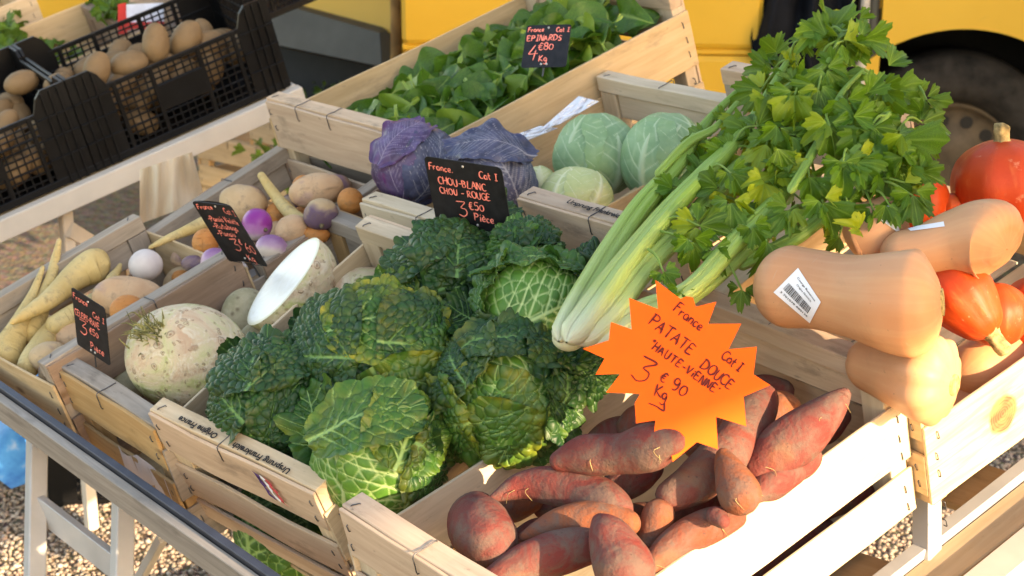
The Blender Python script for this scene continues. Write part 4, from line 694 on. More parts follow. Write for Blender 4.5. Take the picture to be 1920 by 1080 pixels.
# ------------------------------------------------------------------ celeriac
KG = 'celeriac in the tan crate'
o = ball('celeriac', 352, 668, 117, 100, -.005, M_CEL, 'big whole celeriac with a green crown at the front', 'celeriac', KG, -8, lump=.05, seed=31)
cc = at(352, 668, -.005*1.036-.04); kc = depth(cc)/F; parts = []
gg = np.random.default_rng(5)
for i in range(90):
    dx, dy = -.52+gg.normal()*.13, .50+gg.normal()*.13; d = imgdir(max(-.9, dx), min(.8, dy)); p = cc+CR*dx*115*kc+CU*dy*98*kc+CB*math.sqrt(max(.05, 1-dx*dx-dy*dy))*100*kc*.97
    q = d+gg.normal(size=3)*.55; L = gg.uniform(.006, .017); t = tube(spline([p, p+q*L*.5, p+q*L+CU*L*.3*gg.normal()], 6), np.linspace(.0013, .0004, 6), 5); parts.append((t[0], t[1]))
V, Fc = join(parts); tag(obj('root_tuft', V, Fc, M_TUFT, o, cc), kind='stuff')
ball('celeriac', 684, 562, 84, 62, -.01, M_CEL, 'pale celeriac at the back beside the dark cabbage', 'celeriac', KG, 5, lump=.04, seed=32)
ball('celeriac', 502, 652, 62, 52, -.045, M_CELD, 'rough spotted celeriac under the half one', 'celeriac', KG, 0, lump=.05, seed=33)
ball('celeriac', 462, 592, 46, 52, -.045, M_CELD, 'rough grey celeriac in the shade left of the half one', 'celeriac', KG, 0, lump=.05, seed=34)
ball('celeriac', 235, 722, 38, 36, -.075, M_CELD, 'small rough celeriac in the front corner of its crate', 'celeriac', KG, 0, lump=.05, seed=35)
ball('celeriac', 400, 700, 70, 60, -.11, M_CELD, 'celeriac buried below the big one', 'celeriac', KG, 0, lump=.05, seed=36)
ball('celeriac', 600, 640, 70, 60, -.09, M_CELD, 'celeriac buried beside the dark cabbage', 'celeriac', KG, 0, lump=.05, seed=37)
# half celeriac: hemisphere with a flat white cut face
c = atk(531, 527, 2.41); k = 2.41/F; R1 = 103*k; nrm = -CR*.72+CU*.60+CB*.36; nrm /= np.linalg.norm(nrm); ta = CR*.65+CU*.76; ta -= nrm*(ta@nrm); ta /= np.linalg.norm(ta); tb_ = np.cross(nrm, ta)
nu, nv = 64, 26; u = np.linspace(0, 2*np.pi, nu, endpoint=False); v = np.linspace(0, np.pi/2-.01, nv)
D = np.cos(v)[:, None, None]*(np.cos(u)[None, :, None]*ta*R1+np.sin(u)[None, :, None]*tb_*R1*.95)-np.sin(v)[:, None, None]*nrm*R1*.98
D = D.reshape(-1, 3); fz = np.repeat(np.minimum(v/.25, 1), nu); D = D*(1+.035*nz(D, 30, 9)*fz)[:, None]
half = obj('halved_celeriac', D+c, gridfaces(nv, nu, True), M_CEL, origin=c, col=np.stack([np.repeat(v, nu)]*3, 1)); tag(half, 'halved celeriac with its white cut face tilted up', 'celeriac', KG)
rim = D[:nu]; cf = [np.zeros(3)+nrm*.0006]; fc = []
for j, s_ in enumerate((.35, .7, .95, 1.0)): cf += [p*s_+nrm*(.0008 if s_ < .99 else 0) for p in rim]
fc = [(0, 1+i, 1+(i+1) % nu) for i in range(nu)]
for j in range(3): fc += [(1+j*nu+i, 1+(j+1)*nu+i, 1+(j+1)*nu+(i+1) % nu, 1+j*nu+(i+1) % nu) for i in range(nu)]
obj('cut_face', np.array(cf)+c, fc, M_FLESH, half, c, col=np.repeat(np.r_[0, np.repeat([.35, .7, .95, 1.0], nu)][:, None], 3, 1))

# ------------------------------------------------------------------ squashes
QG = 'squashes in the right hand crate'
def butternut(pts, ws, zs, label, seed, scar=True, ridge=.02, smin=.02):
    P3 = np.array([at(p[0], p[1], z) if z > -.04 or at(p[0], p[1], z)[0] < .29 else atx(p[0], p[1], .29) for p, z in zip(pts, zs)]); W3 = np.array([w*.5*depth(q)/F for w, q in zip(ws, P3)]); N = 64
    Q = spline(np.hstack([P3, W3[:, None]]), N); s = np.linspace(0, 1, N); ln = np.linalg.norm(np.diff(Q[:, :3], axis=0), axis=1).sum(); r = Q[:, 3]
    e = np.minimum(s*ln/(r[0]*.95), 1); 
    s2 = np.sort(np.r_[s, .001, .003, .006, .01, .02, .03, .97, .98, .99, .994, .997, .999]); Qp = np.stack([np.interp(s2, s, Q[:, i]) for i in range(3)], 1)
    e = np.minimum(s2*ln/(Q[0, 3]*.95), 1); e2 = np.minimum((1-s2)*ln/(Q[-1, 3]*.62), 1); r = np.interp(s2, s, Q[:, 3])*np.sqrt(np.clip(1-(1-e)**2, .0003, 1))*np.clip(1-(1-e2)**2.0, .0004, 1)**.5
    V, Fc, c = tube(Qp, r, 56, .0018, 25, seed, cross=lambda t, th: 1+ridge*np.clip((t-.5)*2.0, 0, 1)*(np.cos(th*10+seed)+.5*np.cos(th*7+1))); o = obj('butternut_squash', V, Fc, M_BUT, col=c); tag(o, label, 'squash', QG)
    org = wtab(np.array(o.location))
    if scar:
        p, d = Qp[-1], Qp[-1]-Qp[-6]; d /= np.linalg.norm(d); sr = Q[-1, 3]*.27; v2, f2, c2 = tube([p-d*.006, p-d*.002, p+d*.0006, p+d*.0012, p+d*.001], [sr*1.0, sr, sr*.95, sr*.6, sr*.05], 24, .0007, 260, seed); obj('blossom_scar', v2, f2, M_SCAR, o, org)
    return o, (V, Fc)
def raycaster(V, Fc):
    bv = BVHTree.FromPolygons([tuple(map(float, p)) for p in V], [tuple(int(i) for i in f) for f in Fc])
    def cast(px, py, off=.0007):
        d = RM.T @ np.array([(px-960)/F, (py-540)/F, 1.0]); d /= np.linalg.norm(d); h = bv.ray_cast(Vector(CP), Vector(d))
        if h[0] is None: return None
        n = np.array(h[1]); n = n if n@d < 0 else -n; return np.array(h[0])+n*off
    return cast
def bil(q, u, v):                            # corners TL TR BR BL, u right, v up
    q = np.asarray(q, float); return (q[3]*(1-u)+q[2]*u)*(1-v)+(q[0]*(1-u)+q[1]*u)*v
def sticker(o, geo, q, text, seed=0, bars=True):
    """paper label wrapped over the skin of the squash, with its printed words and bar code"""
    cast = raycaster(*geo); org = wtab(np.array(o.location)); n = 14; V = []
    for i in range(n):
        for j in range(n):
            p = cast(*bil(q, j/(n-1), i/(n-1)), .0009); V.append(p if p is not None else V[-1])
    par = obj('label', V, gridfaces(n, n), M_PAPER, o, org)
    pv, pf = [], []
    def add(V2, F2):
        b = len(pv)
        for a in V2:
            p = cast(*bil(q, a[0], a[1]), .0014); pv.append(p if p is not None else pv[-1])
        pf.extend(tuple(i+b for i in f) for f in F2)
    if bars:
        g = random.Random(seed); x = .10
        while x < .84:
            w = g.choice((.007, .013, .02)); add([(x, .26), (x+w, .26), (x+w, .52), (x, .52)], [(0, 1, 2, 3)]); x += w+g.choice((.008, .014))
    for tx, sx, x0, y0, sy in text:
        v, f = printed(tx, 1.0, .012); wd = v[:, 0].max(); add(np.stack([x0+v[:, 0]/wd*sx, y0+v[:, 1]*sy], 1), f)
    if pv: obj('print', np.array(pv)-org, pf, M_INK, par, None, smooth=False)
PZ = .05
b1, g1 = butternut([(1432, 530), (1470, 536), (1530, 543), (1600, 556), (1670, 565), (1725, 568), (1768, 566)], [146, 158, 150, 154, 190, 208, 204], [.055, .058, .062, .066, .07, .07, .07], 'big butternut squash with a barcode label lying on the crate end', 1)
sticker(b1, g1, [(1497, 503), (1540, 566), (1519, 605), (1451, 548)], [('Courge Butternut', .70, .16, .80, .085), ('Origine FRANCE', .52, .26, .65, .075), ('3 701078 480136', .80, .09, .13, .085)], 4)
b2, g2 = butternut([(1650, 478), (1720, 472), (1790, 455), (1850, 448), (1888, 468)], [80, 92, 122, 152, 140], [.045, .045, .05, .055, .05], 'butternut squash with a label on its neck, right behind the big one', 2, scar=False)
sticker(b2, g2, [(1700, 428), (1770, 416), (1772, 425), (1708, 434)], [], 2, bars=False)
b3, g3 = butternut([(1700, 395), (1672, 405), (1640, 430), (1612, 440), (1585, 452)], [88, 96, 116, 136, 120], [.06, .058, .055, .05, .045], 'pale butternut squash with a label under the celery leaves', 3, scar=False)
sticker(b3, g3, [(1650, 388), (1672, 384), (1688, 440), (1640, 404)], [('Courge Butternut', .7, .15, .75, .09)], 6)
b4, g4 = butternut([(1600, 672), (1655, 690), (1705, 704), (1752, 714), (1790, 722)], [96, 112, 140, 172, 160], [-.035, -.03, -.025, -.02, -.02], 'butternut squash with ribbed sunlit end below the big one', 4, ridge=.055)
b5, g5 = butternut([(1795, 712), (1850, 684), (1910, 655)], [92, 122, 112], [-.045]*3, 'orange butternut squash in the shade below the red one with a stem', 5, scar=False)
b6, g6 = butternut([(1775, 778), (1825, 744), (1872, 712)], [60, 84, 64], [-.075]*3, 'small squash end above the knotty board', 6, scar=False)
def kurisq(px, py, rx, ry, z, label, stem=None, ang=0, seed=0, neck=0):
    c = at(px, py, z); k = depth(c)/F
    if c[0]+rx*k > .345: c = atx(px, py, .345-rx*k*.9); k = depth(c)/F      # keep it inside the side board
    a = rad(ang+90); ax = CR*math.cos(a)+CU*math.sin(a); ax = ax+CB*.25; ax /= np.linalg.norm(ax); s = np.linspace(-1, 1, 44); h = ry*k
    r = rx*k*np.sqrt(np.clip(1-np.abs(s)**2.3, .0006, 1))
    if neck: r = r*(1-.28*np.clip(s, 0, 1)) + neck*rx*k*np.exp(-((s-1)/.28)**2)*np.clip(1-s, 0, .3)
    V, Fc, co = tube(c+np.outer(s*h, ax), r, 48, .0015, 22, seed, cross=lambda t, th: 1+.022*np.cos(th*9+seed)+.012*np.cos(th*4+seed*2)); o = obj('red_kuri_squash', V, Fc, M_KURI, col=co); tag(o, label, 'squash', QG); org = wtab(np.array(o.location))
    if stem:
        p = c+ax*h*.97; t = tube(spline([p-ax*.005, p+ax*.006, p+ax*.014, p+ax*stem+CR*.002], 12), np.interp(np.linspace(0, 1, 12), [0, .25, .9, 1], [.0125, .0085, .0085, .001]), 14, .0012, 240, seed, cross=lambda t_, th: 1+.16*np.cos(th*5)); obj('stem', t[0], t[1], M_CORK, o, org)
    return o
kurisq(1882, 345, 96, 84, .03, 'largest red kuri squash with a corky stem at the right edge', .022, 6, 1)
kurisq(1722, 380, 58, 60, .03, 'red kuri squash behind the celery leaf tips', None, 0, 2)
kurisq(1786, 388, 30, 26, .02, 'small glimpse of a red kuri squash between the larger ones', None, 0, 3)
kurisq(1806, 560, 66, 88, .03, 'pear shaped red kuri squash with its stem pointing down', .026, 216, 4, .5)
kurisq(1950, 600, 78, 86, .03, 'red kuri squash cut off by the right edge of the picture', None, 0, 5)
kurisq(1868, 590, 60, 60, -.03, 'shaded red kuri squash below the labelled butternut', None, 0, 6)

# ------------------------------------------------------------------ celery
def celery_leaf_mesh(seed):
    """wedge-shaped toothed leaflet with three lobes, folded along its midrib and drooping"""
    g = np.random.default_rng(seed); nth, nr = 73, 12; th = np.linspace(-1.12, 1.12, nth)
    lob = np.maximum.reduce([1.0*np.exp(-(th/.36)**4), .90*np.exp(-((th-.62)/.27)**4), .90*np.exp(-((th+.62)/.27)**4), .60*np.exp(-((th-1.02)/.16)**4), .60*np.exp(-((th+1.02)/.16)**4), .74+0*th*1.0]); lob = np.where(np.abs(th) > 1.04, lob*.85, lob)
    teeth = 1+.12*(np.abs(((th*5.6+g.uniform(0, 1)) % 1)*2-1)-.5)+.03*np.sin(th*31); R_ = lob*teeth; s = np.linspace(0, 1, nr)
    X = (s[:, None]*(R_*np.cos(th))[None]).ravel(); Y = (s[:, None]*(R_*np.sin(th)*.92)[None]).ravel(); rr = np.repeat(s, nth); T = np.tile(th, nr)
    fold = g.uniform(.05, 1.3); droop = g.uniform(.2, 1.7)
    Z = fold*np.abs(Y)-droop*.6*np.clip(X, 0, 2)**2-g.uniform(-.2, .6)*Y**2+.05*np.sin(T*8+g.uniform(0, 6))*rr**2+.05*nz(np.stack([X, Y], 1), 6, seed)+.02*np.cos(T*19)*rr**2
    ve = np.zeros(len(X))
    for a in (-.62, 0, .62): ve = np.maximum(ve, np.clip(1-np.abs(T-a)*rr/.026, 0, 1)*(1-rr*.6))
    for a in (-.9, -.42, -.2, .2, .42, .9): ve = np.maximum(ve, .35*np.clip(1-np.abs(T-a)*rr/.022, 0, 1)*(1-rr*.6))
    return np.stack([X, Y, Z], 1), gridfaces(nr, nth), np.stack([ve, rr, T*0], 1)
CEL_SH = [mesh_from('celery_leaf', *celery_leaf_mesh(60+i)[:2], M_CLEAF, col=celery_leaf_mesh(60+i)[2]) for i in range(9)]
cel = empty('celery_bunch', at(1250, 450, .1)); celo = at(1250, 450, .1); tag(cel, 'bunch of leafy green celery lying across the crates', 'celery')
STK = [([(1048, 640, .07), (1085, 570, .075), (1145, 470, .085), (1200, 390, .10), (1262, 318, .11), (1330, 225, .12), (1395, 160, .14)], [40, 44, 40, 36, 28, 16, 9]), ([(1062, 642, .085), (1110, 580, .09), (1175, 490, .10), (1250, 400, .11), (1322, 325, .12), (1400, 240, .13), (1480, 110, .17)], [46, 48, 42, 36, 30, 20, 10]),
 ([(1080, 645, .075), (1140, 590, .08), (1210, 500, .085), (1290, 420, .09), (1380, 320, .105), (1500, 220, .13), (1560, 120, .17)], [42, 44, 40, 34, 28, 18, 10]), ([(1110, 650, .065), (1190, 590, .07), (1290, 545, .085), (1380, 452, .09), (1462, 370, .10), (1530, 270, .12), (1590, 170, .15)], [40, 38, 34, 32, 27, 18, 10]),
 ([(1140, 655, .055), (1240, 590, .06), (1340, 520, .065), (1430, 440, .075), (1520, 385, .085), (1600, 320, .10), (1680, 250, .12)], [38, 36, 30, 27, 22, 14, 8]), ([(1075, 630, .06), (1120, 560, .06), (1200, 450, .07), (1260, 370, .09), (1330, 290, .10), (1360, 240, .11)], [34, 32, 28, 24, 18, 9]),
 ([(1380, 500, .06), (1450, 468, .065), (1500, 440, .075), (1560, 395, .085), (1640, 340, .10)], [22, 24, 25, 22, 14]), ([(1480, 362, .12), (1530, 275, .135), (1575, 180, .16), (1620, 130, .17)], [16, 14, 11, 7]), ([(1230, 330, .12), (1290, 268, .125), (1340, 240, .13), (1385, 190, .14)], [14, 15, 12, 7]), ([(1540, 350, .11), (1600, 285, .13), (1670, 210, .15)], [16, 13, 8]), ([(1420, 240, .14), (1470, 170, .16), (1545, 125, .18), (1580, 60, .20)], [13, 12, 9, 6])]
for i, (pts, ws) in enumerate(STK):
    P3 = np.array([at(*p) for p in pts]); W3 = np.array([w*.57*depth(q)/F for w, q in zip(ws, P3)]); Q = spline(np.hstack([P3, W3[:, None]]), 60); r = Q[:, 3].copy(); r[0] *= .1; r[1] *= .75; r[-1] *= .2
    up = CB*.9+CU*.35 if i % 2 == 0 else CB*.8-CR*.5
    V, Fc, c = tube(Q[:, :3], r, 26, .0006, 60, i, cross=lambda t, th: 1-.42*np.exp(-((np.abs(th-math.pi)-math.pi)/.55)**2)*np.clip(1.05-t, 0, 1)+.045*np.cos(th*13), up=up)
    if i > 5: c[:, 0] = .45+.55*c[:, 0]
    obj('stalk', V, Fc, M_STALK, cel, celo, col=c)
bp = at(1066, 634, .06); v_, f_, c_ = blob(bp, (CR*.019, CU*.015, CB*.02), 28, 18, .06, 60, 4); obj('base', v_, f_, M_STALK, cel, celo, col=c_*0+.02)
gl = np.random.default_rng(21); cnt = 0
SKEL = []
for pts, ws in STK:
    q = spline(np.array([at(*p) for p in pts]), 40); SKEL += [r_ for r_ in q[14:]]
SKEL = np.array(SKEL)
def put_leaf(p, size, facing, dirn, stem_to=None):
    global cnt
    f = facing/np.linalg.norm(facing); d = dirn-f*(dirn@f); d /= np.linalg.norm(d); e = np.cross(f, d); M3 = np.stack([d, e, f], 1)*size
    o = bpy.data.objects.new('leaf', CEL_SH[int(gl.integers(len(CEL_SH)))]); COL.objects.link(o); o.parent = cel; M4 = Matrix.Identity(4)
    for a in range(3):
        for b_2 in range(3): M4[a][b_2] = M3[a, b_2]
        M4[a][3] = (p-celo)[a]
    o.matrix_local = M4; cnt += 1
    if stem_to is not None:
        w_ = np.linalg.norm(SKEL-(p-dirn/np.linalg.norm(dirn)*.03-CB*.01), axis=1); sk = SKEL[int(np.argmin(w_))]; stem_to = sk if np.linalg.norm(sk-p) < .07 else p-dirn*.03-CB*.03; mid_ = (stem_to+p)/2+CU*.006+gl.normal(size=3)*.003
        t = tube(spline([stem_to, mid_, p], 10), np.linspace(.0020, .0011, 10), 7); c = t[2]; c[:, 0] = .55+.3*c[:, 0]; obj('petiole', t[0], t[1], M_STALK, cel, celo, col=c)
# explicit big leaves (photo position, height, size px, tip direction deg, tilt) then filler round the stalk ends
BIG = [(1560, 40, .20, 66, 80), (1600, 70, .20, 60, 20), (1535, 60, .20, 52, 150), (1640, 75, .18, 60, -5), (1600, 95, .17, 50, -40), (1690, 180, .13, 62, -25), (1660, 195, .14, 70, -70), (1730, 180, .12, 50, 10), (1745, 200, .12, 44, -60), (1650, 265, .12, 95, -75), (1620, 270, .13, 80, -110), (1700, 290, .11, 90, -60), (1690, 330, .10, 60, -80), (1745, 235, .11, 46, -15), (1715, 385, .09, 56, -80), (1655, 345, .1, 66, -100), (1740, 330, .095, 44, -30), (1500, 160, .16, 60, 120), (1430, 130, .15, 58, 170), (1410, 175, .14, 56, 200), (1455, 205, .15, 62, -60), (1490, 200, .16, 66, -90), (1530, 190, .16, 66, -100), (1560, 150, .17, 56, -60), (1470, 260, .14, 64, -70), (1430, 290, .13, 58, -110), (1385, 250, .13, 56, 180), (1350, 290, .12, 50, 200), (1560, 260, .14, 68, -80), (1600, 215, .15, 66, -60), (1580, 330, .12, 64, -90), (1520, 350, .11, 56, -80), (1550, 400, .10, 62, -70), (1470, 410, .1, 52, -120), (1430, 360, .11, 54, -100), (1380, 340, .12, 52, -60), (1330, 350, .12, 48, 170), (1370, 400, .11, 54, -90), (1420, 440, .095, 44, -60), (1330, 430, .105, 56, -20), (1290, 420, .11, 46, 170), (1300, 470, .1, 50, -80), (1345, 480, .09, 40, -70), (1250, 350, .11, 36, 160), (1310, 260, .12, 50, 170), (1600, 400, .085, 54, -60), (1640, 410, .08, 46, -80), (1680, 395, .085, 48, -40), (1250, 520, .09, 34, -60), (1270, 560, .085, 40, -110), (1390, 555, .05, 34, -95), (1480, 330, .115, 60, -30), (1440, 225, .15, 60, 30), (1510, 260, .14, 58, -20), (1640, 230, .14, 58, 20), (1620, 320, .12, 60, -50)]
for px, py, z, sz, an in BIG:
    p = at(px, py, z); a = rad(an); dirn = CR*math.cos(a)+CU*math.sin(a); fac = CB*1.0+CU*gl.uniform(.0, .7)+CR*gl.normal()*.35; s = sz*depth(p)/F*.95; b0 = p-dirn*s*.35; put_leaf(b0, s*1.15, fac, dirn, b0-dirn*gl.uniform(.02, .045)-CB*.03); sd2 = np.cross(fac, dirn); sd2 /= np.linalg.norm(sd2)
    for q_ in (-1, 1): put_leaf(b0-dirn*s*.12+sd2*q_*.004, s*gl.uniform(.6, .85), fac+sd2*q_*gl.uniform(-.2, .5)+gl.normal(size=3)*.2, dirn*.35+sd2*q_*1.0-CU*.25)
ends = [(1340, 250, .12), (1400, 200, .14), (1470, 160, .16), (1560, 130, .17), (1590, 190, .15), (1660, 260, .12), (1500, 250, .12), (1440, 300, .11), (1560, 320, .10), (1620, 360, .09), (1390, 380, .10), (1320, 400, .10), (1480, 420, .075), (1560, 60, .19), (1690, 240, .11)]
while cnt < 290:
    e = ends[int(gl.integers(len(ends)))]; px, py, z = e[0]+gl.normal()*45, e[1]+gl.normal()*45, e[2]+gl.normal()*.014-.012
    if py < 20 or px > 1740 or (px < 1400 and py < 180+(1400-px)*.9) or px < 1270: continue
    p = at(px, py, z); a = gl.uniform(0, 6.28); dirn = CR*math.cos(a)+CU*(math.sin(a)-.35)+CB*gl.normal()*.4; put_leaf(p, gl.uniform(30, 58)*depth(p)/F, CB+CU*gl.uniform(-.2, .9)+CR*gl.normal()*.6, dirn, p-dirn*.02-CB*.01 if gl.random() < .3 else None)

# ------------------------------------------------------------------ spinach leaves
def spin_mesh(seed):
    g = np.random.default_rng(seed); n, m = 26, 17; u = np.linspace(0, 1, n); s = np.linspace(-1, 1, m); U, Sx = [a.ravel() for a in np.meshgrid(u, s, indexing='ij')]
    w = np.where(U < .22, .03, .34*np.sin(np.pi*np.clip((U-.2)/.8, 0, 1)**.72)**.8+.012); X = U; Y = Sx*w; Z = -.55*g.uniform(.3, 1.3)*(U-.3)**2+g.uniform(.1, 1.0)*np.abs(Y)*(1-.4*U)+.045*np.sin(U*14+g.uniform(0, 6)+Sx)*np.abs(Sx)+.03*nz(np.stack([X, Y], 1), 11, seed); Z += np.where(U < .22, -.02*np.abs(Sx), 0)
    ve = np.clip(1-np.abs(Y)/.014, 0, 1); 
    for k in range(5):
        x0 = .28+.12*k; ve = np.maximum(ve, .55*np.clip(1-np.abs(X-x0-np.abs(Y)*.8)/.012, 0, 1)*(1-np.abs(Sx)*.6))
    ve = np.where(U < .24, 1, ve); return np.stack([X-.5, Y, Z], 1), gridfaces(n, m), np.stack([ve, U, U], 1)
SPM = []
for i in range(8):
    q = spin_mesh(300+i); SPM.append(mesh_from('spinach_leaf', q[0], q[1], M_SPIN, col=q[2]))
gs = np.random.default_rng(8); x0, y0, z0, yw, pi_, ro, Wc, Lc, th = SPEC['SPIN']
for i in range(270):
    a, b = gs.uniform(.035, Wc-.04), gs.uniform(.045, Lc-.05); hh = -.108+.022*math.sin(math.pi*a/Wc)+.055*a/Wc+.05*max(0, (b/Lc-.4))+gs.uniform(-.022, .016); cy, sy = math.cos(yw), math.sin(yw)
    p = np.array((x0+cy*a-sy*b, y0+sy*a+cy*b, z0+hh+a*ro+b*pi_)); f = np.array([0, 0, 1.])+gs.normal(size=3)*.5-np.array([0, .25, 0])+CB*.3; f /= np.linalg.norm(f); d = gs.normal(size=3); d -= f*(d@f); d /= np.linalg.norm(d); e = np.cross(f, d); s = gs.uniform(.07, .118)
    edge = min(a, Wc-a, b, Lc-b)
    if edge < s*.42: s = max(.05, edge*1.9)
    o = bpy.data.objects.new('spinach_leaf', SPM[i % 8]); COL.objects.link(o); M4 = Matrix.Identity(4); R3 = TM @ (np.stack([d, e, f], 1)*s); pw_ = Wd(p)
    for r_i in range(3):
        for c_i in range(3): M4[r_i][c_i] = R3[r_i, c_i]
        M4[r_i][3] = pw_[r_i]
    o.matrix_world = M4; tag(o, 'loose green spinach leaf in the heap in the far crate', 'spinach leaf', 'spinach leaves heaped in the far crate')

# ------------------------------------------------------------------ price tags
def tag_frame(q, k, aspect):
    q = np.asarray(q, float); e1 = ((q[1]-q[0])+(q[2]-q[3]))/2; e2 = ((q[3]-q[0])+(q[2]-q[1]))/2; c = q.mean(0); dt = e1@e2; best = None
    for a in -np.linspace(2, 260, 900):
        b = -dt/a; err = abs(math.sqrt(e1@e1+a*a)/math.sqrt(e2@e2+b*b)-aspect)+.0006*abs(a)+.0006*abs(b)
        if best is None or err < best[0]: best = (err, a, b)
    _, a, b = best; C0 = atk(c[0], c[1], k); kx = k/F; U = (CR*e1[0]-CU*e1[1]-CB*a)*kx; Vv = -(CR*e2[0]-CU*e2[1]-CB*b)*kx; Nn = np.cross(U, Vv); Nn /= np.linalg.norm(Nn)
    if Nn@CB < 0: Nn = -Nn
    return C0-U/2-Vv/2, U, Vv, Nn
def price_tag(q, k, aspect, label, sts, wd, bend=0, pin=None):
    O, U, Vv, Nn = tag_frame(q, k, aspect); w, h = np.linalg.norm(U), np.linalg.norm(Vv); root = empty('price_tag', O+U/2+Vv/2); tag(root, label, 'price tag', 'black price tags with coral writing'); org = O+U/2+Vv/2
    def mp(u, v, off=0): return O+U*u+Vv*v+Nn*(off+bend*(4*u*(1-u)-.5))
    rc = .06; out = []
    for cx, cy, a0 in ((1-rc, rc*w/h, -90), (1-rc, 1-rc*w/h, 0), (rc, 1-rc*w/h, 90), (rc, rc*w/h, 180)):
        out += [(cx+rc*math.cos(rad(a0+i*18)), cy+rc*w/h*math.sin(rad(a0+i*18))) for i in range(6)]
    ins = [(.5+(x-.5)*.985, .5+(y-.5)*.985) for x, y in out]
    n = len(out); lev = []; us = np.linspace(0, 1, 15)
    V = [mp(x, y, 0) for x, y in out]+[mp(x, y, -.0012) for x, y in out]; Fc = [(i, (i+1) % n, n+(i+1) % n, n+i) for i in range(n)]
    # faces as column strips so that a bent tag stays smooth
    def strip(off, flip):
        cols = sorted(set(round(x, 4) for x, y in out)|set(np.round(us[1:-1], 4))); res = []
        for x in cols:
            ys = []
            for i in range(n):
                (x1, y1), (x2, y2) = out[i], out[(i+1) % n]
                if min(x1, x2)-1e-6 <= x <= max(x1, x2)+1e-6:
                    ys += [y1, y2] if abs(x1-x2) < 1e-6 else [y1+(y2-y1)*(x-x1)/(x2-x1)]
            res.append((x, min(ys), max(ys)))
        b0 = len(V)
        for x, ya, yb in res: V.extend([mp(x, ya, off), mp(x, yb, off)])
        for i in range(len(res)-1):
            f = (b0+2*i, b0+2*i+2, b0+2*i+3, b0+2*i+1); Fc.append(f if not flip else f[::-1])
    strip(0, False); strip(-.0012, True)
    obj('board', V, Fc, M_TAG, root, org, smooth=False)
    rv, rf = ribbons(sts, wd, lambda u, v: mp(u/w*1.0, v/h, .0006)) if False else ribbons(sts, wd, lambda u, v: mp(u, v*w/h if False else v, .0007))
    obj('lettering', rv, rf, M_CORAL, root, org, smooth=False)
    for hx in ((.5, .93), (.44, .07), (.56, .07)):
        t = tube([mp(*hx, -.0002), mp(*hx, .0008), mp(*hx, .001)], [.0016, .0016, .0002], 8); obj('eyelet', t[0], t[1], ALU, root, org)
    if pin is not None:
        t = tube(spline([mp(.5, .03, -.002), mp(.5, -.1, -.002), mp(.5, -pin, -.002)], 6), [.0011]*6, 6); obj('pin', t[0], t[1], STEEL, root, org)
    return root
def st_(lines, asp):                       # lettering laid out on the tag: x,y in 0..1 of the tag, heights in tag heights
    out = []
    for i, (tx, x, y, h, *r) in enumerate(lines):
        for s in strokes(tx, 0, 0, 1, r[0] if r else 0, .05, i*7+len(tx), r[2] if len(r) > 2 else .18): out.append([(x+px*h/asp*(r[1] if len(r) > 1 else 1), y+py*h) for px, py in s])
    return out
price_tag([(135, 540), (211, 576), (203, 689), (131, 646)], 2.36, .74, 'black price tag reading CELERI-RAVE, pinned at the front left', st_([('France', .05, .84, .095), ('Cat I', .62, .72, .09), ('CELERI-RAVE', .05, .56, .10, 0, .74), ('3', .16, .28, .22, 0, 1.0), ('€50', .47, .38, .10), ('Pièce', .46, .12, .11)], .74), .015, 0, .22)
price_tag([(358, 378), (450, 387), (499, 501), (423, 486)], 2.47, .74, 'tilted black price tag listing violet turnip, swede and parsnip', st_([('France', .06, .88, .075), ('Cat I', .68, .84, .085), ('-Panais Violette', .14, .68, .085, 0, .78), ('-Rutabaga', .14, .56, .085), ('-Panais', .14, .44, .085), ('3', .34, .20, .20), ('€', .56, .32, .08), ('60', .66, .20, .15), ('Kg', .54, .04, .11)], .74), .015, -.004, .25)
price_tag([(793, 293), (941, 319), (960, 443), (816, 413)], 2.27, 1.2, 'wide black price tag reading CHOU-BLANC CHOU-ROUGE before the red cabbages', st_([('France.', .05, .82, .10), ('Cat I', .70, .80, .10), ('CHOU-BLANC', .14, .62, .105), ('CHOU - ROUGE', .14, .48, .095), ('3', .34, .18, .22), ('€50', .50, .30, .115), ('Pièce', .54, .14, .115)], 1.2), .014, 0, .25)
price_tag([(989, 42), (1071, 46), (1061, 127), (976, 129)], 2.55, .95, 'small black price tag reading EPINARDS standing in the spinach', st_([('France', .05, .84, .10), ('Cat I', .68, .82, .10), ('EPINARDS', .06, .62, .13), ('4', .12, .18, .30), ('€80', .34, .40, .16), ('Kg', .38, .14, .14)], .95), .022, 0, .2)
# orange starburst sign
zz = 1000; OUT = [(618, 68), (745, 163), (775, 150), (808, 156), (822, 203), (927, 177), (885, 290), (1053, 288), (988, 418), (1132, 405), (1115, 545), (1200, 600), (1065, 658), (1078, 808), (925, 760), (935, 925), (828, 888), (705, 988), (690, 880), (610, 850), (617, 778), (520, 793), (513, 690), (540, 645), (368, 637), (440, 543), (315, 547), (360, 465), (250, 415), (382, 373), (393, 280), (498, 318), (485, 158), (632, 215)]
KS = 1.862
def sgn(x, y, off=0.0):                    # sign plane: stands upright in the crate, leaning back a little
    px, py = 1000+x/2.7, 500+y/2.7; k = KS-(py-700)*.00012+(px-1268)*.00004; return atk(px, py, k-off)
root = empty('price_sign', sgn(725, 530)); org = sgn(725, 530); tag(root, 'orange starburst sign reading PATATE DOUCE HAUTE-VIENNE standing in the sweet potatoes', 'price sign')
n = len(OUT); V = [sgn(*p) for p in OUT]+[sgn(*p, -.0008) for p in OUT]+[sgn(725, 530), sgn(725, 530, -.0008)]
Fc = [(i, (i+1) % n, 2*n) for i in range(n)]+[(n+(i+1) % n, n+i, 2*n+1) for i in range(n)]+[(i, n+i, n+(i+1) % n, (i+1) % n) for i in range(n)]
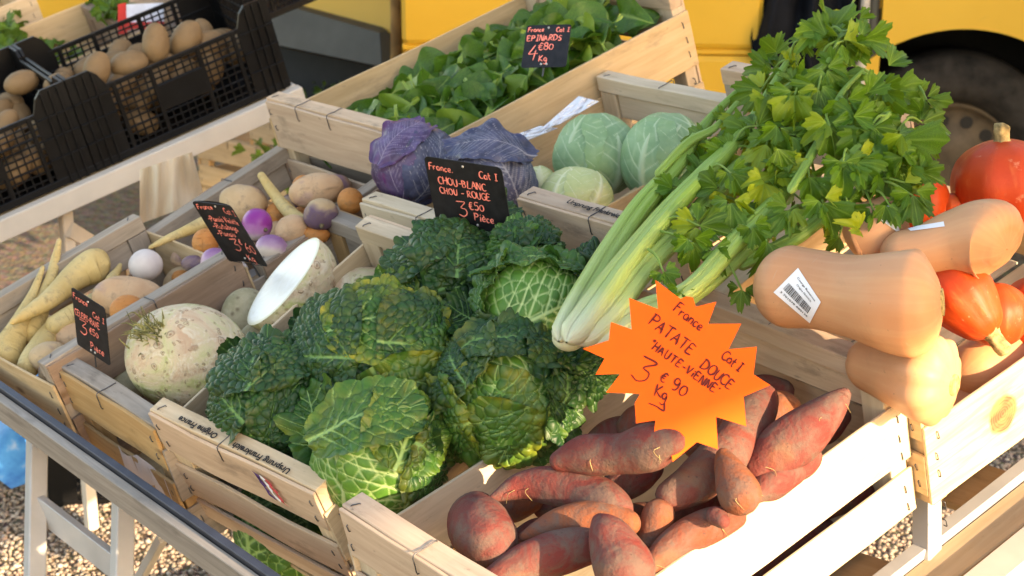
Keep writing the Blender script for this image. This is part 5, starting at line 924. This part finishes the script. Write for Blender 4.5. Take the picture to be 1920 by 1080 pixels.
obj('card', V, Fc, M_ORANGE, root, org, smooth=False)
def sline(tx, x, y, h, ang, gap=.22, seed=0): return [[(a, -b) for a, b in s] for s in strokes(tx, x, -y, h, -ang, .05, seed, gap)]
LT = sline('France', 708, 222, 52, 38, .16)+sline('PATATE', 583, 290, 60, 37.5, .17)+sline('DOUCE', 842, 510, 52, 37, .18)+sline('"HAUTE-ViENNE\'', 585, 405, 42, 35.5, .27, 3)+sline('3', 492, 548, 118, 33)+sline('€', 640, 575, 46, 30)+sline('90', 695, 618, 62, 30, .24)+sline('Kg', 612, 655, 56, 18, .12)+[[(585, 692), (625, 708), (660, 729), (664, 690)]]+sline('Cat I', 948, 462, 48, 37, .10)
rv, rf = ribbons(LT, 8.5, lambda x, y: sgn(x, y, .0009)); obj('lettering', rv, [f[::-1] for f in rf], M_MARK, root, org, smooth=False)
t = tube(spline([sgn(775, 160, -.003), sgn(745, 560, -.003), sgn(742, 900, -.003)], 6), [.0014]*6, 6); obj('stick', t[0], t[1], STEEL, root, org)

# crumpled paper lying between the spinach and the cabbage crates, torn paper under the celeriac crate
def paper(poly, z, label, seed, name='paper_sheet', amp=.004):
    q = np.asarray(poly, float); n = 16; V = []
    for i in range(n):
        for j in range(n):
            p = bil(q, j/(n-1), i/(n-1)); pt_ = at(p[0], p[1], z+amp*math.sin(j*.9+seed)*math.cos(i*.7)+amp*abs(math.sin((i+j)*.6))); V.append(pt_)
    V = np.array(V); V2 = V-np.array([0, 0, .0006]); Fc = gridfaces(n, n); o = obj(name, np.vstack([V, V2]), np.vstack([Fc, Fc[:, ::-1]+n*n]), M_PAPER); tag(o, label, 'paper')
paper([(1085, 180), (1123, 190), (1050, 232), (1010, 245)], -.005, 'crumpled white paper sheet between spinach and white cabbages', 1); paper([(1012, 236), (1046, 240), (975, 268), (952, 258)], -.008, 'strip of white paper behind the blue red cabbage', 2)
qv = [at(262, 880, -.10)]; V = []; Fc = []
x0c, y0c, z0c = SPEC['CEL'][:3]
for i in range(12):
    t_ = i/11; V += [(x0c+.125+.12*t_, y0c-.0085-.002*math.sin(i*1.3), -.118-.008*math.sin(i*.8)), (x0c+.125+.12*t_, y0c-.011-.003*math.sin(i*1.7), -.158+.006*math.sin(i*1.1))]
Fc = [(2*i, 2*i+1, 2*i+3, 2*i+2) for i in range(11)]; o = obj('torn_paper', V, Fc, plain('pinkish_paper', (.70, .62, .60), .7, .1, 0, .05)); tag(o, 'torn pinkish paper stuck to the front of the celeriac crate', 'paper')

# ------------------------------------------------------------------ black plastic potato crates on the left table
BY = math.atan2(.058, .407)
def black_crate(org, yaw, label, Wc=.30, L=.41, H=.185, world=False, tilt=TILT):
    root = empty('plastic_crate', org, world); root.rotation_euler = (Matrix.Rotation(tilt if not world else 0, 4, 'X') @ Matrix.Rotation(yaw, 4, 'Z')).to_euler(); tag(root, label, 'crate', 'black plastic crates')
    def add(name, parts): v, f = join(parts); link(name, mesh_from(name, v, f, M_BLACK, smooth=False), root)
    t = .006; dip = .038
    fr = []; la = []
    for xx, s in ((0, 1), (Wc, -1)):                 # long sides
        xa = xx if s > 0 else xx-t
        fr += [box(xa, xa+t, .06, L-.06, -dip-.009, -dip, .001), box(xa-.002, xa+t+.002, .0, L, -H, -H+.014, .001), box(xa, xa+t, 0, L, -H*.42-.004, -H*.42, .001), box(xa, xa+t, 0, L, -H*.72-.003, -H*.72, .001)]
        for fy in (.2, .38, .62, .8): fr.append(box(xa-.001, xa+t+.001, L*fy-.004, L*fy+.004, -H, -dip, .001))
        y = .065
        while y < L-.062: la.append(box(xa+.0015, xa+t-.0015, y-.0014, y+.0014, -H, -dip, .0003)); y += .0155
        for fz in (.30, .36, .5, .57, .64, .8, .88): la.append(box(xa+.0012, xa+t-.0012, .06, L-.06, -H*fz-.0014, -H*fz+.0014, .0003))
    for yy, s in ((0, 1), (L, -1)):                  # short ends
        ya = yy if s > 0 else yy-t
        fr += [box(.06, Wc-.06, ya, ya+t, -.025, -.014, .001), box(0, Wc, ya-.002, ya+t+.002, -H, -H+.014, .001), box(0, Wc, ya, ya+t, -H*.5, -H*.5+.005, .001)]
        x = .06
        while x < Wc-.055: la.append(box(x-.0014, x+.0014, ya+.0015, ya+t-.0015, -H, -.02, .0003)); x += .0155
        for fz in (.25, .36, .6, .7, .8, .9): la.append(box(.05, Wc-.05, ya+.0012, ya+t-.0012, -H*fz-.0014, -H*fz+.0014, .0003))
    add('frame', fr); add('lattice', la)
    for cx, sx in ((0, 1), (Wc, -1)):
        for cy, sy in ((0, 1), (L, -1)):
            cp = []; prof = [(0, 0), (.045, 0), (.058, -.012), (.072, -dip-.004), (.072, -H), (0, -H)]
            for ax in (0, 1):
                lo = [(cx if ax else 0)]; V = []
                for off in (0, t):
                    for a, z in prof: V.append((cx+sx*(off-.001), cy+sy*a, z) if ax == 0 else (cx+sx*min(a, .055), cy+sy*(off-.001), z))
                k_ = len(prof); Fq = [tuple(range(k_)), tuple(range(2*k_-1, k_-1, -1))]+[(i, k_+i, k_+(i+1) % k_, (i+1) % k_) for i in range(k_)]; cp.append((V, Fq))
            for a in (.014, .03, .046): cp.append(box(*sorted((cx-sx*.006, cx)), *sorted((cy+sy*a, cy+sy*(a+.003))), -H, -.004, .0006))
            for z in (-.05, -.09, -.13): cp.append(box(*sorted((cx-sx*.0055, cx)), *sorted((cy, cy+sy*.07)), z-.003, z, .0006))
            add('corner_panel', cp)
    for xx, s in ((Wc, 1), (0, -1)): add('label_panel', [box(*sorted((xx-s*.004, xx+s*.0012)), L*.385, L*.615, -H*.70, -H*.43, .0008)])
    add('base', [box(.002, Wc-.002, .002, L-.002, -H, -H+.004, .001)])
    return root
bo = np.array(at(183, 320, -.2)); dL = np.array(at(545, 160, -.2))-bo; by = math.atan2(-dL[0], dL[1]); BL = np.linalg.norm(dL); yv = np.array((-math.sin(by), math.cos(by), 0)); xv = np.array((math.cos(by), math.sin(by), 0)); up3 = np.array((0, 0, 1.))
BO1 = bo-xv*.30+up3*.185; black_crate(BO1, by, 'black plastic crate of potatoes with a blank side panel', L=BL)
BO2 = BO1-yv*(BL+.004); black_crate(BO2, by, 'black plastic crate of potatoes cut off by the left edge', L=BL)
def blocal(O_, a, b, z): return O_+xv*a+yv*b+up3*z
gp = np.random.default_rng(4)
def potato(p, s, label, sd, d=None):
    d = gp.normal(size=3) if d is None else d; d /= np.linalg.norm(d); e = np.cross(d, gp.normal(size=3)); e /= np.linalg.norm(e); h = np.cross(d, e); V, Fc, c = blob(p, (e*s*.72, h*s*.66, d*s), 26, 20, .10, 38, sd); o = obj('potato', V, Fc, M_POT, origin=p, col=c); tag(o, label, 'potato', 'potatoes in the black crates')
PT = [(292, 80, 34, 90, 'tall potato standing up at the back of the black crate'), (350, 72, 34, 60, 'potato leaning right beside the tall one'), (182, 132, 32, 75, 'round brown potato left of centre in the black crate'), (243, 120, 34, 10, 'plump potato in the centre of the black crate'), (108, 155, 24, 20, 'small potato peeping over the black corner'), (228, 155, 28, 30, 'potato below the plump one by the crate rim'), (300, 122, 28, 20, 'potato showing above the rim, right of centre'), (385, 85, 34, 20, 'long potato at the right of the black crate'), (160, 175, 26, 20, 'potato just behind the raised corner'), (12, 235, 30, 60, 'potato at the left edge in the second black crate'), (40, 155, 30, 15, 'flat potato behind the second crate rim')]
for i, (px, py, rp, an, lb) in enumerate(PT):
    p = at(px, py, -.045 if i not in (0, 1) else -.02); O_ = BO1 if i < 9 else BO2; d_ = RM.T @ np.array([(px-960)/F, (py-540)/F, 1.0]); aa = (p-O_)@xv
    if aa > .235: p = p+d_*((.235-aa)/(d_@xv))
    potato(p, rp*1.12*depth(p)/F, lb, 400+i, CR*math.cos(rad(an))+CU*math.sin(rad(an))+CB*.1)
for O_, nP, tx in ((BO1, 64, 'buried potato low in the paneled black crate'), (BO2, 60, 'buried potato low in the left black crate')):
    for i in range(nP): potato(blocal(O_, gp.uniform(.04, .268), gp.uniform(.04, BL-.04), gp.uniform(-.155, -.075)), gp.uniform(.030, .040), tx, 500+i)
# left table that carries them
lt = empty('side_table', blocal(BO1, 0, 0, -.25)); lto = blocal(BO1, 0, 0, -.25); tag(lt, 'pale painted table under the black potato crates', 'table'); PALE = plain('pale_painted_metal', (.60, .53, .45), .55, .3, 0, .06, 10)
o = bar(blocal(BO1, .315, -.9, -.207), blocal(BO1, .315, BL+.012, -.207), .022, .040, up3); obj('side_rail', o[0], o[1], PALE, lt, lto, smooth=False)
o = bar(blocal(BO1, -.62, BL+.0, -.207), blocal(BO1, .30, BL+.0, -.207), .022, .040, up3); obj('end_rail', o[0], o[1], PALE, lt, lto, smooth=False)
o = bar(blocal(BO1, -.15, -.9, -.196), blocal(BO1, -.15, BL, -.196), .9, .012, up3); obj('table_board', o[0], o[1], WOOD['ply'], lt, lto, uv=np.asarray(o[0])[:, :2], smooth=False)
for p in ((122, 395, 3.42), (560, 215, 3.62)):
    q = atk(*p); qb = TM@q; qw = Wd(q); bot = wtab((qw[0], qw[1], 0)); o = bar(q, bot, .022, .022, TMi@np.array([0, -1, 0])); obj('leg', o[0], o[1], PALE, lt, lto, smooth=False)
o = bar(atk(130, 430, 3.42), atk(170, 455, 3.5), .01, .03, TMi@np.array([0, 0, 1])); obj('stretcher', o[0], o[1], PALE, lt, lto, smooth=False)
# glossy film sheet hanging below that table
ms = Mt('clear_film'); FILM = ms.fin(ms.ramp(ms.noise(8, 2), [(.3, (.74, .64, .50)), (.7, (.82, .74, .62))]), .16, .8); q = [(262, 318), (360, 285), (385, 375), (262, 420)]; V = []; n = 24
for i in range(n):
    for j in range(n):
        u_1, v_1 = j/(n-1), i/(n-1); p = bil(q, u_1, v_1); V.append(atk(p[0], p[1], 3.15+.02*math.sin(u_1*9+v_1*1.5)+.012*math.sin(u_1*21-v_1*3)-.10*v_1+.16*max(0, u_1-.72)))
o = obj('plastic_sheet', V, gridfaces(n, n), FILM); tag(o, 'glossy wrinkled plastic sheet shining below the potato table', 'sheet')

# ------------------------------------------------------------------ background crates, box, herbs
def bgcrate(px, py, z, W_, L_c, label, mats, seed, H=.13, yaw=None, sd=.02): return crate((*at(px, py, z), by if yaw is None else yaw, 0, 0, W_, L_c, .022), label, mats=mats, seed=seed, H=H, slat_drop=sd, sh=.09, nslat=1)
h1 = blocal(BO1, -.350, -.20, -.090); crate((*h1, by, 0, 0, .30, .47, .022), 'brown wooden crate of herbs behind the black potato crate', mats=('brown', 'warm', 'brown'), seed=21, H=.14, slat_drop=.0, sh=.12, nslat=1)
h2 = blocal(BO1, -.735, -.25, -.045); crate((*h2, by, 0, 0, .33, .42, .022), 'pale wooden crate in the top left corner', mats=('warm', 'new', 'warm'), seed=22, H=.15, slat_drop=.0, sh=.06, nslat=2)
h3 = blocal(BO1, -.40, .31, -.05); crate((*h3, by, 0, 0, .14, .3, .022), 'pale wooden crate end standing behind the herb crate', mats=('pink', 'new', 'pink'), seed=23, H=.15, slat_drop=.02, sh=.1, nslat=1)
def herb(cpx, n, spread, z, label, sd, ye=0, size=(.018, .040)):
    g = np.random.default_rng(sd); parts = []; cols = []
    for i in range(n):
        p = at(cpx[0]+g.normal()*spread[0], cpx[1]+g.normal()*spread[1], z+g.normal()*.012); q = celery_leaf_mesh(60+int(g.integers(5))); s = g.uniform(*size); Rm_ = np.linalg.qr(g.normal(size=(3, 3)))[0]
        parts.append((q[0][::1]@Rm_.T*s+p, q[1])); cols.append(q[2])
    V = np.vstack([a for a, b in parts]); off = np.cumsum([0]+[len(a) for a, b in parts[:-1]]); Fq = np.vstack([b+o_ for (a, b), o_ in zip(parts, off)]); o = obj('herb_bunch', V, Fq, M_PARSLEY, col=np.vstack(cols)); tag(o, label, 'herbs', None, 'stuff')
herb((14, 85), 70, (16, 22), -.10, 'bushy green parsley bunch at the left edge', 1); herb((88, 108), 60, (26, 9), -.15, 'yellowish fennel tops lying in the herb crate', 2); herb((50, 122), 50, (22, 9), -.14, 'green herb bunch low behind the black crate', 3)
herb((205, 12), 60, (16, 8), -.10, 'dark herb bunch behind the pale crate end', 5)
rb = empty('cardboard_box', atk(262, 30, 3.75)); rbo = atk(262, 30, 3.75); tag(rb, 'red and white cardboard box beyond the potatoes', 'box')
for nm, x_0, x_1, m in (('side', 221, 236, plain('red_card', (.55, .03, .02), .6)), ('lid', 237, 306, plain('white_card', (.62, .64, .72), .6))):
    P8 = [atk(x, y, k) for k in (3.75, 3.9) for x, y in ((x_0, 8), (x_1, 5), (x_1+2, 42), (x_0, 46))]; obj(nm, P8, [(0, 1, 2, 3), (7, 6, 5, 4), (0, 4, 5, 1), (1, 5, 6, 2), (2, 6, 7, 3), (3, 7, 4, 0)], m, rb, rbo, smooth=False)
P8 = [atk(x, y, k) for k in (3.73, 3.9) for x, y in ((221, 43), (308, 40), (309, 62), (222, 64))]; obj('tray', P8, [(0, 1, 2, 3), (7, 6, 5, 4), (0, 4, 5, 1), (1, 5, 6, 2), (2, 6, 7, 3), (3, 7, 4, 0)], plain('red_tray', (.5, .03, .02), .6), rb, rbo, smooth=False)
black_crate(blocal(BO1, -.32, BL+.02, .02), by, 'black plastic crate at the top edge behind the tall potato', L=.3)
# crate low down between the tables, blue bag and crate on the ground
def wcrate(cpx, zw, yawd, label, W_=.3, L_c=.4, mats=('warm', 'warm', 'warm'), seed=30, H=.14):
    p = gat(*cpx, zw); c = crate((*wtab(p), 0, 0, 0, W_, L_c, .024), label, mats=mats, seed=seed, H=H, slat_drop=.03, sh=.06, nslat=2); c.rotation_euler = (0, 0, rad(yawd)); return c
wcrate((372, 250), .42, 12, 'wooden crate with green stalks low between the tables', .45, .40, seed=31, H=.22)
wcrate((470, 215), .50, 6, 'second wooden crate low behind the turnips', .34, .40, seed=32, H=.20)
def gherb(cp, zw, n, r, label, sd, size=(.02, .04)):
    g = np.random.default_rng(sd); P = gat(*cp, zw); parts = []; cols = []
    for i in range(n):
        q = celery_leaf_mesh(60+int(g.integers(5))); Rm_ = np.linalg.qr(g.normal(size=(3, 3)))[0]; parts.append((q[0]@Rm_.T*g.uniform(*size)+P+g.normal(size=3)*np.array([r, r, r*.3]), q[1])); cols.append(q[2])
    V = np.vstack([a for a, b in parts]); off = np.cumsum([0]+[len(a) for a, b in parts[:-1]]); Fq = np.vstack([b+o_ for (a, b), o_ in zip(parts, off)]); tag(obj('leafy_greens', V, Fq, M_PARSLEY, world=True, col=np.vstack(cols)), label, 'greens', None, 'stuff')
gherb((585, 160), .35, 70, .08, 'bright leafy greens low behind the spinach crate', 7); gherb((640, 330), .52, 90, .09, 'dark leafy greens under the spinach crate', 8); gherb((440, 200), .36, 60, .07, 'green stalks in the low wooden crate', 9)
# black crate standing on the gravel, seen past the trestle legs
bc = gat(96, 952)+np.array((0, 0, .20)); fl_ = TM@CR; root = black_crate(bc, 0, 'black plastic crate standing on the gravel behind the trestle', L=.34, H=.20, world=True); root.rotation_euler = (0, 0, math.atan2(fl_[1], fl_[0])+rad(7))
V = []; n = 18; BC = gat(10, 855)
for i in range(n):
    for j in range(n):
        a, b = i/(n-1), j/(n-1); x, y = (a-.5)*.5, (b-.5)*.4; V.append(BC+np.array((x-.05, y+.12, .02+.11*math.sin(math.pi*a)**.6*math.sin(math.pi*b)**.6+.015*math.sin(a*19)*math.sin(b*13))))
mb = Mt('blue_plastic'); BLU = mb.fin(mb.ramp(mb.noise(24, 4), [(.35, (.03, .22, .62)), (.6, (.10, .42, .80)), (.75, (.5, .65, .85))]), .4, .5); o = obj('plastic_bag', V, gridfaces(n, n), BLU, world=True); tag(o, 'crumpled bright blue plastic bag on the gravel', 'bag')
wood_low = wcrate((400, 1085), .12, -8, 'pale wooden crate on the gravel under the front rail', .35, .4, ('new', 'cream', 'new'), 33)

# ------------------------------------------------------------------ yellow vans behind
def vanmat():
    m = Mt('yellow_paint'); f = m.noise(2.5, 4); col = m.ramp(f, [(.3, (.66, .37, .035)), (.7, (.74, .43, .05))]); d = m.noise(14, 6, None, .7); col = m.mix(m.ramp(d, [(.62, 0.0), (.75, .35)]), col, (.40, .24, .05)); return m.fin(col, .38, .4)
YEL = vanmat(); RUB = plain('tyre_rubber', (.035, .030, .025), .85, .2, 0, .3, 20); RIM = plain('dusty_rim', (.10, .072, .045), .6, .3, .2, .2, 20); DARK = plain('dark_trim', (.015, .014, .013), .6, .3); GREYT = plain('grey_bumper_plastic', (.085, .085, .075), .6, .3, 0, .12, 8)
KV = 4.75; vyaw = rad(4)
fw = TM@(RM.T@np.array([0, 0, 1.])); fh = np.array([fw[0], fw[1], 0]); fh /= np.linalg.norm(fh); rh = TM@CR; rh = np.array([rh[0], rh[1], 0]); rh /= np.linalg.norm(rh)
al = rh*math.cos(vyaw)-fh*math.sin(vyaw); nv_ = -(fh*math.cos(vyaw)+rh*math.sin(vyaw)); VO = gatk(1790, 330, KV)       # along, outward normal, wheel hub
def vuv(px, py):
    d = TM@(RM.T@np.array([(px-960)/F, (py-540)/F, 1.])); t = ((VO-CAMW)@nv_)/(d@nv_); p = CAMW+d*t-VO; return p@al, p[2]
def vpt(u, z, dep=0): return VO+al*u+np.array([0, 0, z])-nv_*dep
van = empty('delivery_van', (VO[0], VO[1], 0), True); tag(van, 'yellow delivery van parked behind the stall with its side door open', 'van'); vo = np.array((VO[0], VO[1], 0)); ZG = -VO[2]
def slab(u0, u1, z0, z1, d0, d1, name, m, bev=.01):
    v, f = box(u0, u1, d0, d1, z0, z1, bev); v = np.array([vpt(a, c, b) for a, b, c in v]); return obj(name, v, f, m, van, vo, smooth=False)
uA = vuv(1650, 100)[0]; wr = .30; arch = vuv(1640, 200); RA = .385
# front wing with the wheel arch cut out
N = 40; ins = [(RA*math.cos(a), RA*math.sin(a)) for a in np.linspace(math.pi, 0, N)]; outr = []
for a in np.linspace(math.pi, 0, N):
    c, s = math.cos(a), math.sin(a); sc = min((abs(uA)/abs(c)) if c < -1e-6 else (1.2/c if c > 1e-6 else 99), 1.7/max(s, 1e-6)); outr.append((c*sc, s*sc))
ins = [(-RA, ZG+.22)]+ins+[(RA, ZG+.22)]; outr = [(uA, ZG+.22)]+outr+[(1.2, ZG+.22)]; V = []
for d_ in (0, .03):
    for q in (ins, outr): V += [vpt(a, b, d_) for a, b in q]
k_ = len(ins); Fc = [(i, i+1, k_+i+1, k_+i) for i in range(k_-1)]+[(2*k_+i, 3*k_+i, 3*k_+i+1, 2*k_+i+1) for i in range(k_-1)]+[(i, 2*k_+i, 2*k_+i+1, i+1) for i in range(k_-1)]+[(k_+i, k_+i+1, 3*k_+i+1, 3*k_+i) for i in range(k_-1)]
obj('wing', V, Fc, YEL, van, vo, smooth=False)
V = []; 
for d_ in (.025, .42): V += [vpt(RA*1.02*math.cos(a), RA*1.02*math.sin(a), d_) for a in np.linspace(math.pi, 0, 24)]
obj('wheel_arch', V+[vpt(0, 0, .42)], [(i, i+1, 25+i, 24+i) for i in range(23)]+[(24+i, 25+i, 48) for i in range(23)], DARK, van, vo)
prof = [(.17, .05), (.19, .015), (.235, .004), (.275, .012), (.297, .035), (.30, .09), (.297, .17), (.27, .19)]; th = np.linspace(0, 2*np.pi, 56, endpoint=False)
V = [vpt(r*math.cos(t), r*math.sin(t), .05+d_) for r, d_ in prof for t in th]; wheel = obj('wheel', V, gridfaces(len(prof), 56, True), RUB, van, vo)
prof2 = [(.172, .055), (.165, .04), (.155, .06), (.140, .062), (.10, .060), (.085, .045), (.04, .042), (.001, .042)]; V = [vpt(r*math.cos(t), r*math.sin(t), .05+d_) for r, d_ in prof2 for t in th]; obj('rim', np.array(V), gridfaces(len(prof2), 56, True), RIM, wheel, vo)
hp = []
for i in range(12):
    a = i*math.pi/6+.2; cc_ = (.122*math.cos(a), .122*math.sin(a)); ring_ = [vpt(cc_[0]+.017*math.cos(t), cc_[1]+.017*math.sin(t), .1075) for t in np.linspace(0, 6.28, 12, endpoint=False)]; obj('rim_hole', ring_, [tuple(range(12))], DARK, wheel, vo)
# door opening with sill, pillar, and the rear body panel with its pressed crease
u0, u1 = vuv(1300, 50)[0]-.75, vuv(1430, 50)[0]; zc = vuv(1350, 97)[1]
slab(u0, u1, zc+.008, zc+1.4, 0, .04, 'sliding_door', YEL, .012); slab(u0, u1, zc-.012, zc+.006, .012, .04, 'crease', YEL, .004); slab(u0, u1, ZG+.25, zc-.014, 0, .04, 'lower_panel', YEL, .012)
slab(vuv(1612, 50)[0], vuv(1628, 50)[0], ZG+.3, 1.5, -.01, .05, 'door_post', plain('white_door_edge', (.62, .56, .48), .5)); slab(vuv(1629, 50)[0], uA-.006, ZG+.3, 1.5, .012, .06, 'door_seal', GREYT)
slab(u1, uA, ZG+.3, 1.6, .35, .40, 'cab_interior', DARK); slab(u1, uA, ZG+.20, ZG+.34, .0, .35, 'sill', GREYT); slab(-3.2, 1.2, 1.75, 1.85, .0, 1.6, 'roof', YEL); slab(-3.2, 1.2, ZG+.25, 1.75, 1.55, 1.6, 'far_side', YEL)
# black coat hanging in the door opening
CK = KV-.12; V = []; n = 30; m_ = 40
def clothpx(t, s):   # s 0 left 1 right, t 0 top 1 bottom
    l = np.interp(t, [0, .35, .7, .9, 1], [1450, 1418, 1407, 1412, 1425]); r = np.interp(t, [0, .5, 1], [1598, 1606, 1600]); return l+(r-l)*s, -60+t*190
for i in range(n):
    for j in range(m_):
        t, s = i/(n-1), j/(m_-1); px, py = clothpx(t, s); V.append(gatk(px, py, CK+.03*math.sin(s*17+t*2)+.015*math.sin(s*31)))
V = np.array(V); back = V-nv_*.02; o = obj('black_coat', np.vstack([V, back]), np.vstack([gridfaces(n, m_), gridfaces(n, m_)[:, ::-1]+n*m_]), plain('black_cloth', (.010, .011, .014), .9, .15, 0, .3, 8), world=True); tag(o, 'black coat hanging in folds in the van doorway', 'coat')
# second yellow vehicle further left: body side, grey bumper, arch
v2 = empty('yellow_van', gatk(650, 60, 5.4), True); tag(v2, 'second yellow van at the top left with a grey bumper', 'van'); v2o = np.array(v2.location)
def hexa(P4, dpt, name, m, par=v2, po_=v2o):
    P8 = [np.asarray(p) for p in P4]+[np.asarray(p)+fh*dpt for p in P4]; return obj(name, P8, [(0, 1, 2, 3), (7, 6, 5, 4), (0, 4, 5, 1), (1, 5, 6, 2), (2, 6, 7, 3), (3, 7, 4, 0)], m, par, po_, smooth=False)
hexa([gatk(440, -120, 5.6), gatk(735, -120, 5.35), gatk(733, 62, 5.35), gatk(440, -22, 5.6)], .5, 'body', YEL)
hexa([gatk(440, -18, 5.56), gatk(712, 62, 5.28), gatk(716, 125, 5.28), gatk(440, 68, 5.56)], .45, 'bumper', GREYT); hexa([gatk(713, 62, 5.28), gatk(728, 57, 5.36), gatk(730, 112, 5.36), gatk(717, 125, 5.28)], .3, 'bumper_end', GREYT)
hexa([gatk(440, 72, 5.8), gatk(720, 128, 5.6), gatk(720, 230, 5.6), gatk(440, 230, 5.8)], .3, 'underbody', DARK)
hexa([gatk(775, -120, 5.5), gatk(1010, -120, 5.5), gatk(1010, 140, 5.5), gatk(775, 140, 5.5)], .3, 'side_panel', YEL)
t = tube([gatk(882+84*math.cos(a), -22+84*math.sin(a), 5.42) for a in np.linspace(0, 2*math.pi, 40)], [.020]*40, 10); obj('arch_trim', t[0], t[1], DARK, v2, v2o)
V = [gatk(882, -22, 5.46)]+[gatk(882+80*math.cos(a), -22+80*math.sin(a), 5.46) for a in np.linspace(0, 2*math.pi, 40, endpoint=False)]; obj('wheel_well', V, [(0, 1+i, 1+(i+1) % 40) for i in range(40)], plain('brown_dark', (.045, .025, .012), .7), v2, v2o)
for i, px in enumerate((741, 768)):
    t = tube([gatk(px, -120, 5.2), gatk(px+1, 0, 5.2), gatk(px+3, 180, 5.2)], [.016]*3, 12); o = obj('wooden_pole', t[0], t[1], plain('brown_pole', (.30, .16, .05), .7, .2, 0, .3, 12), world=True); tag(o, 'brown wooden pole beside the grey bumper, '+('left' if i == 0 else 'right')+' of the two', 'pole')
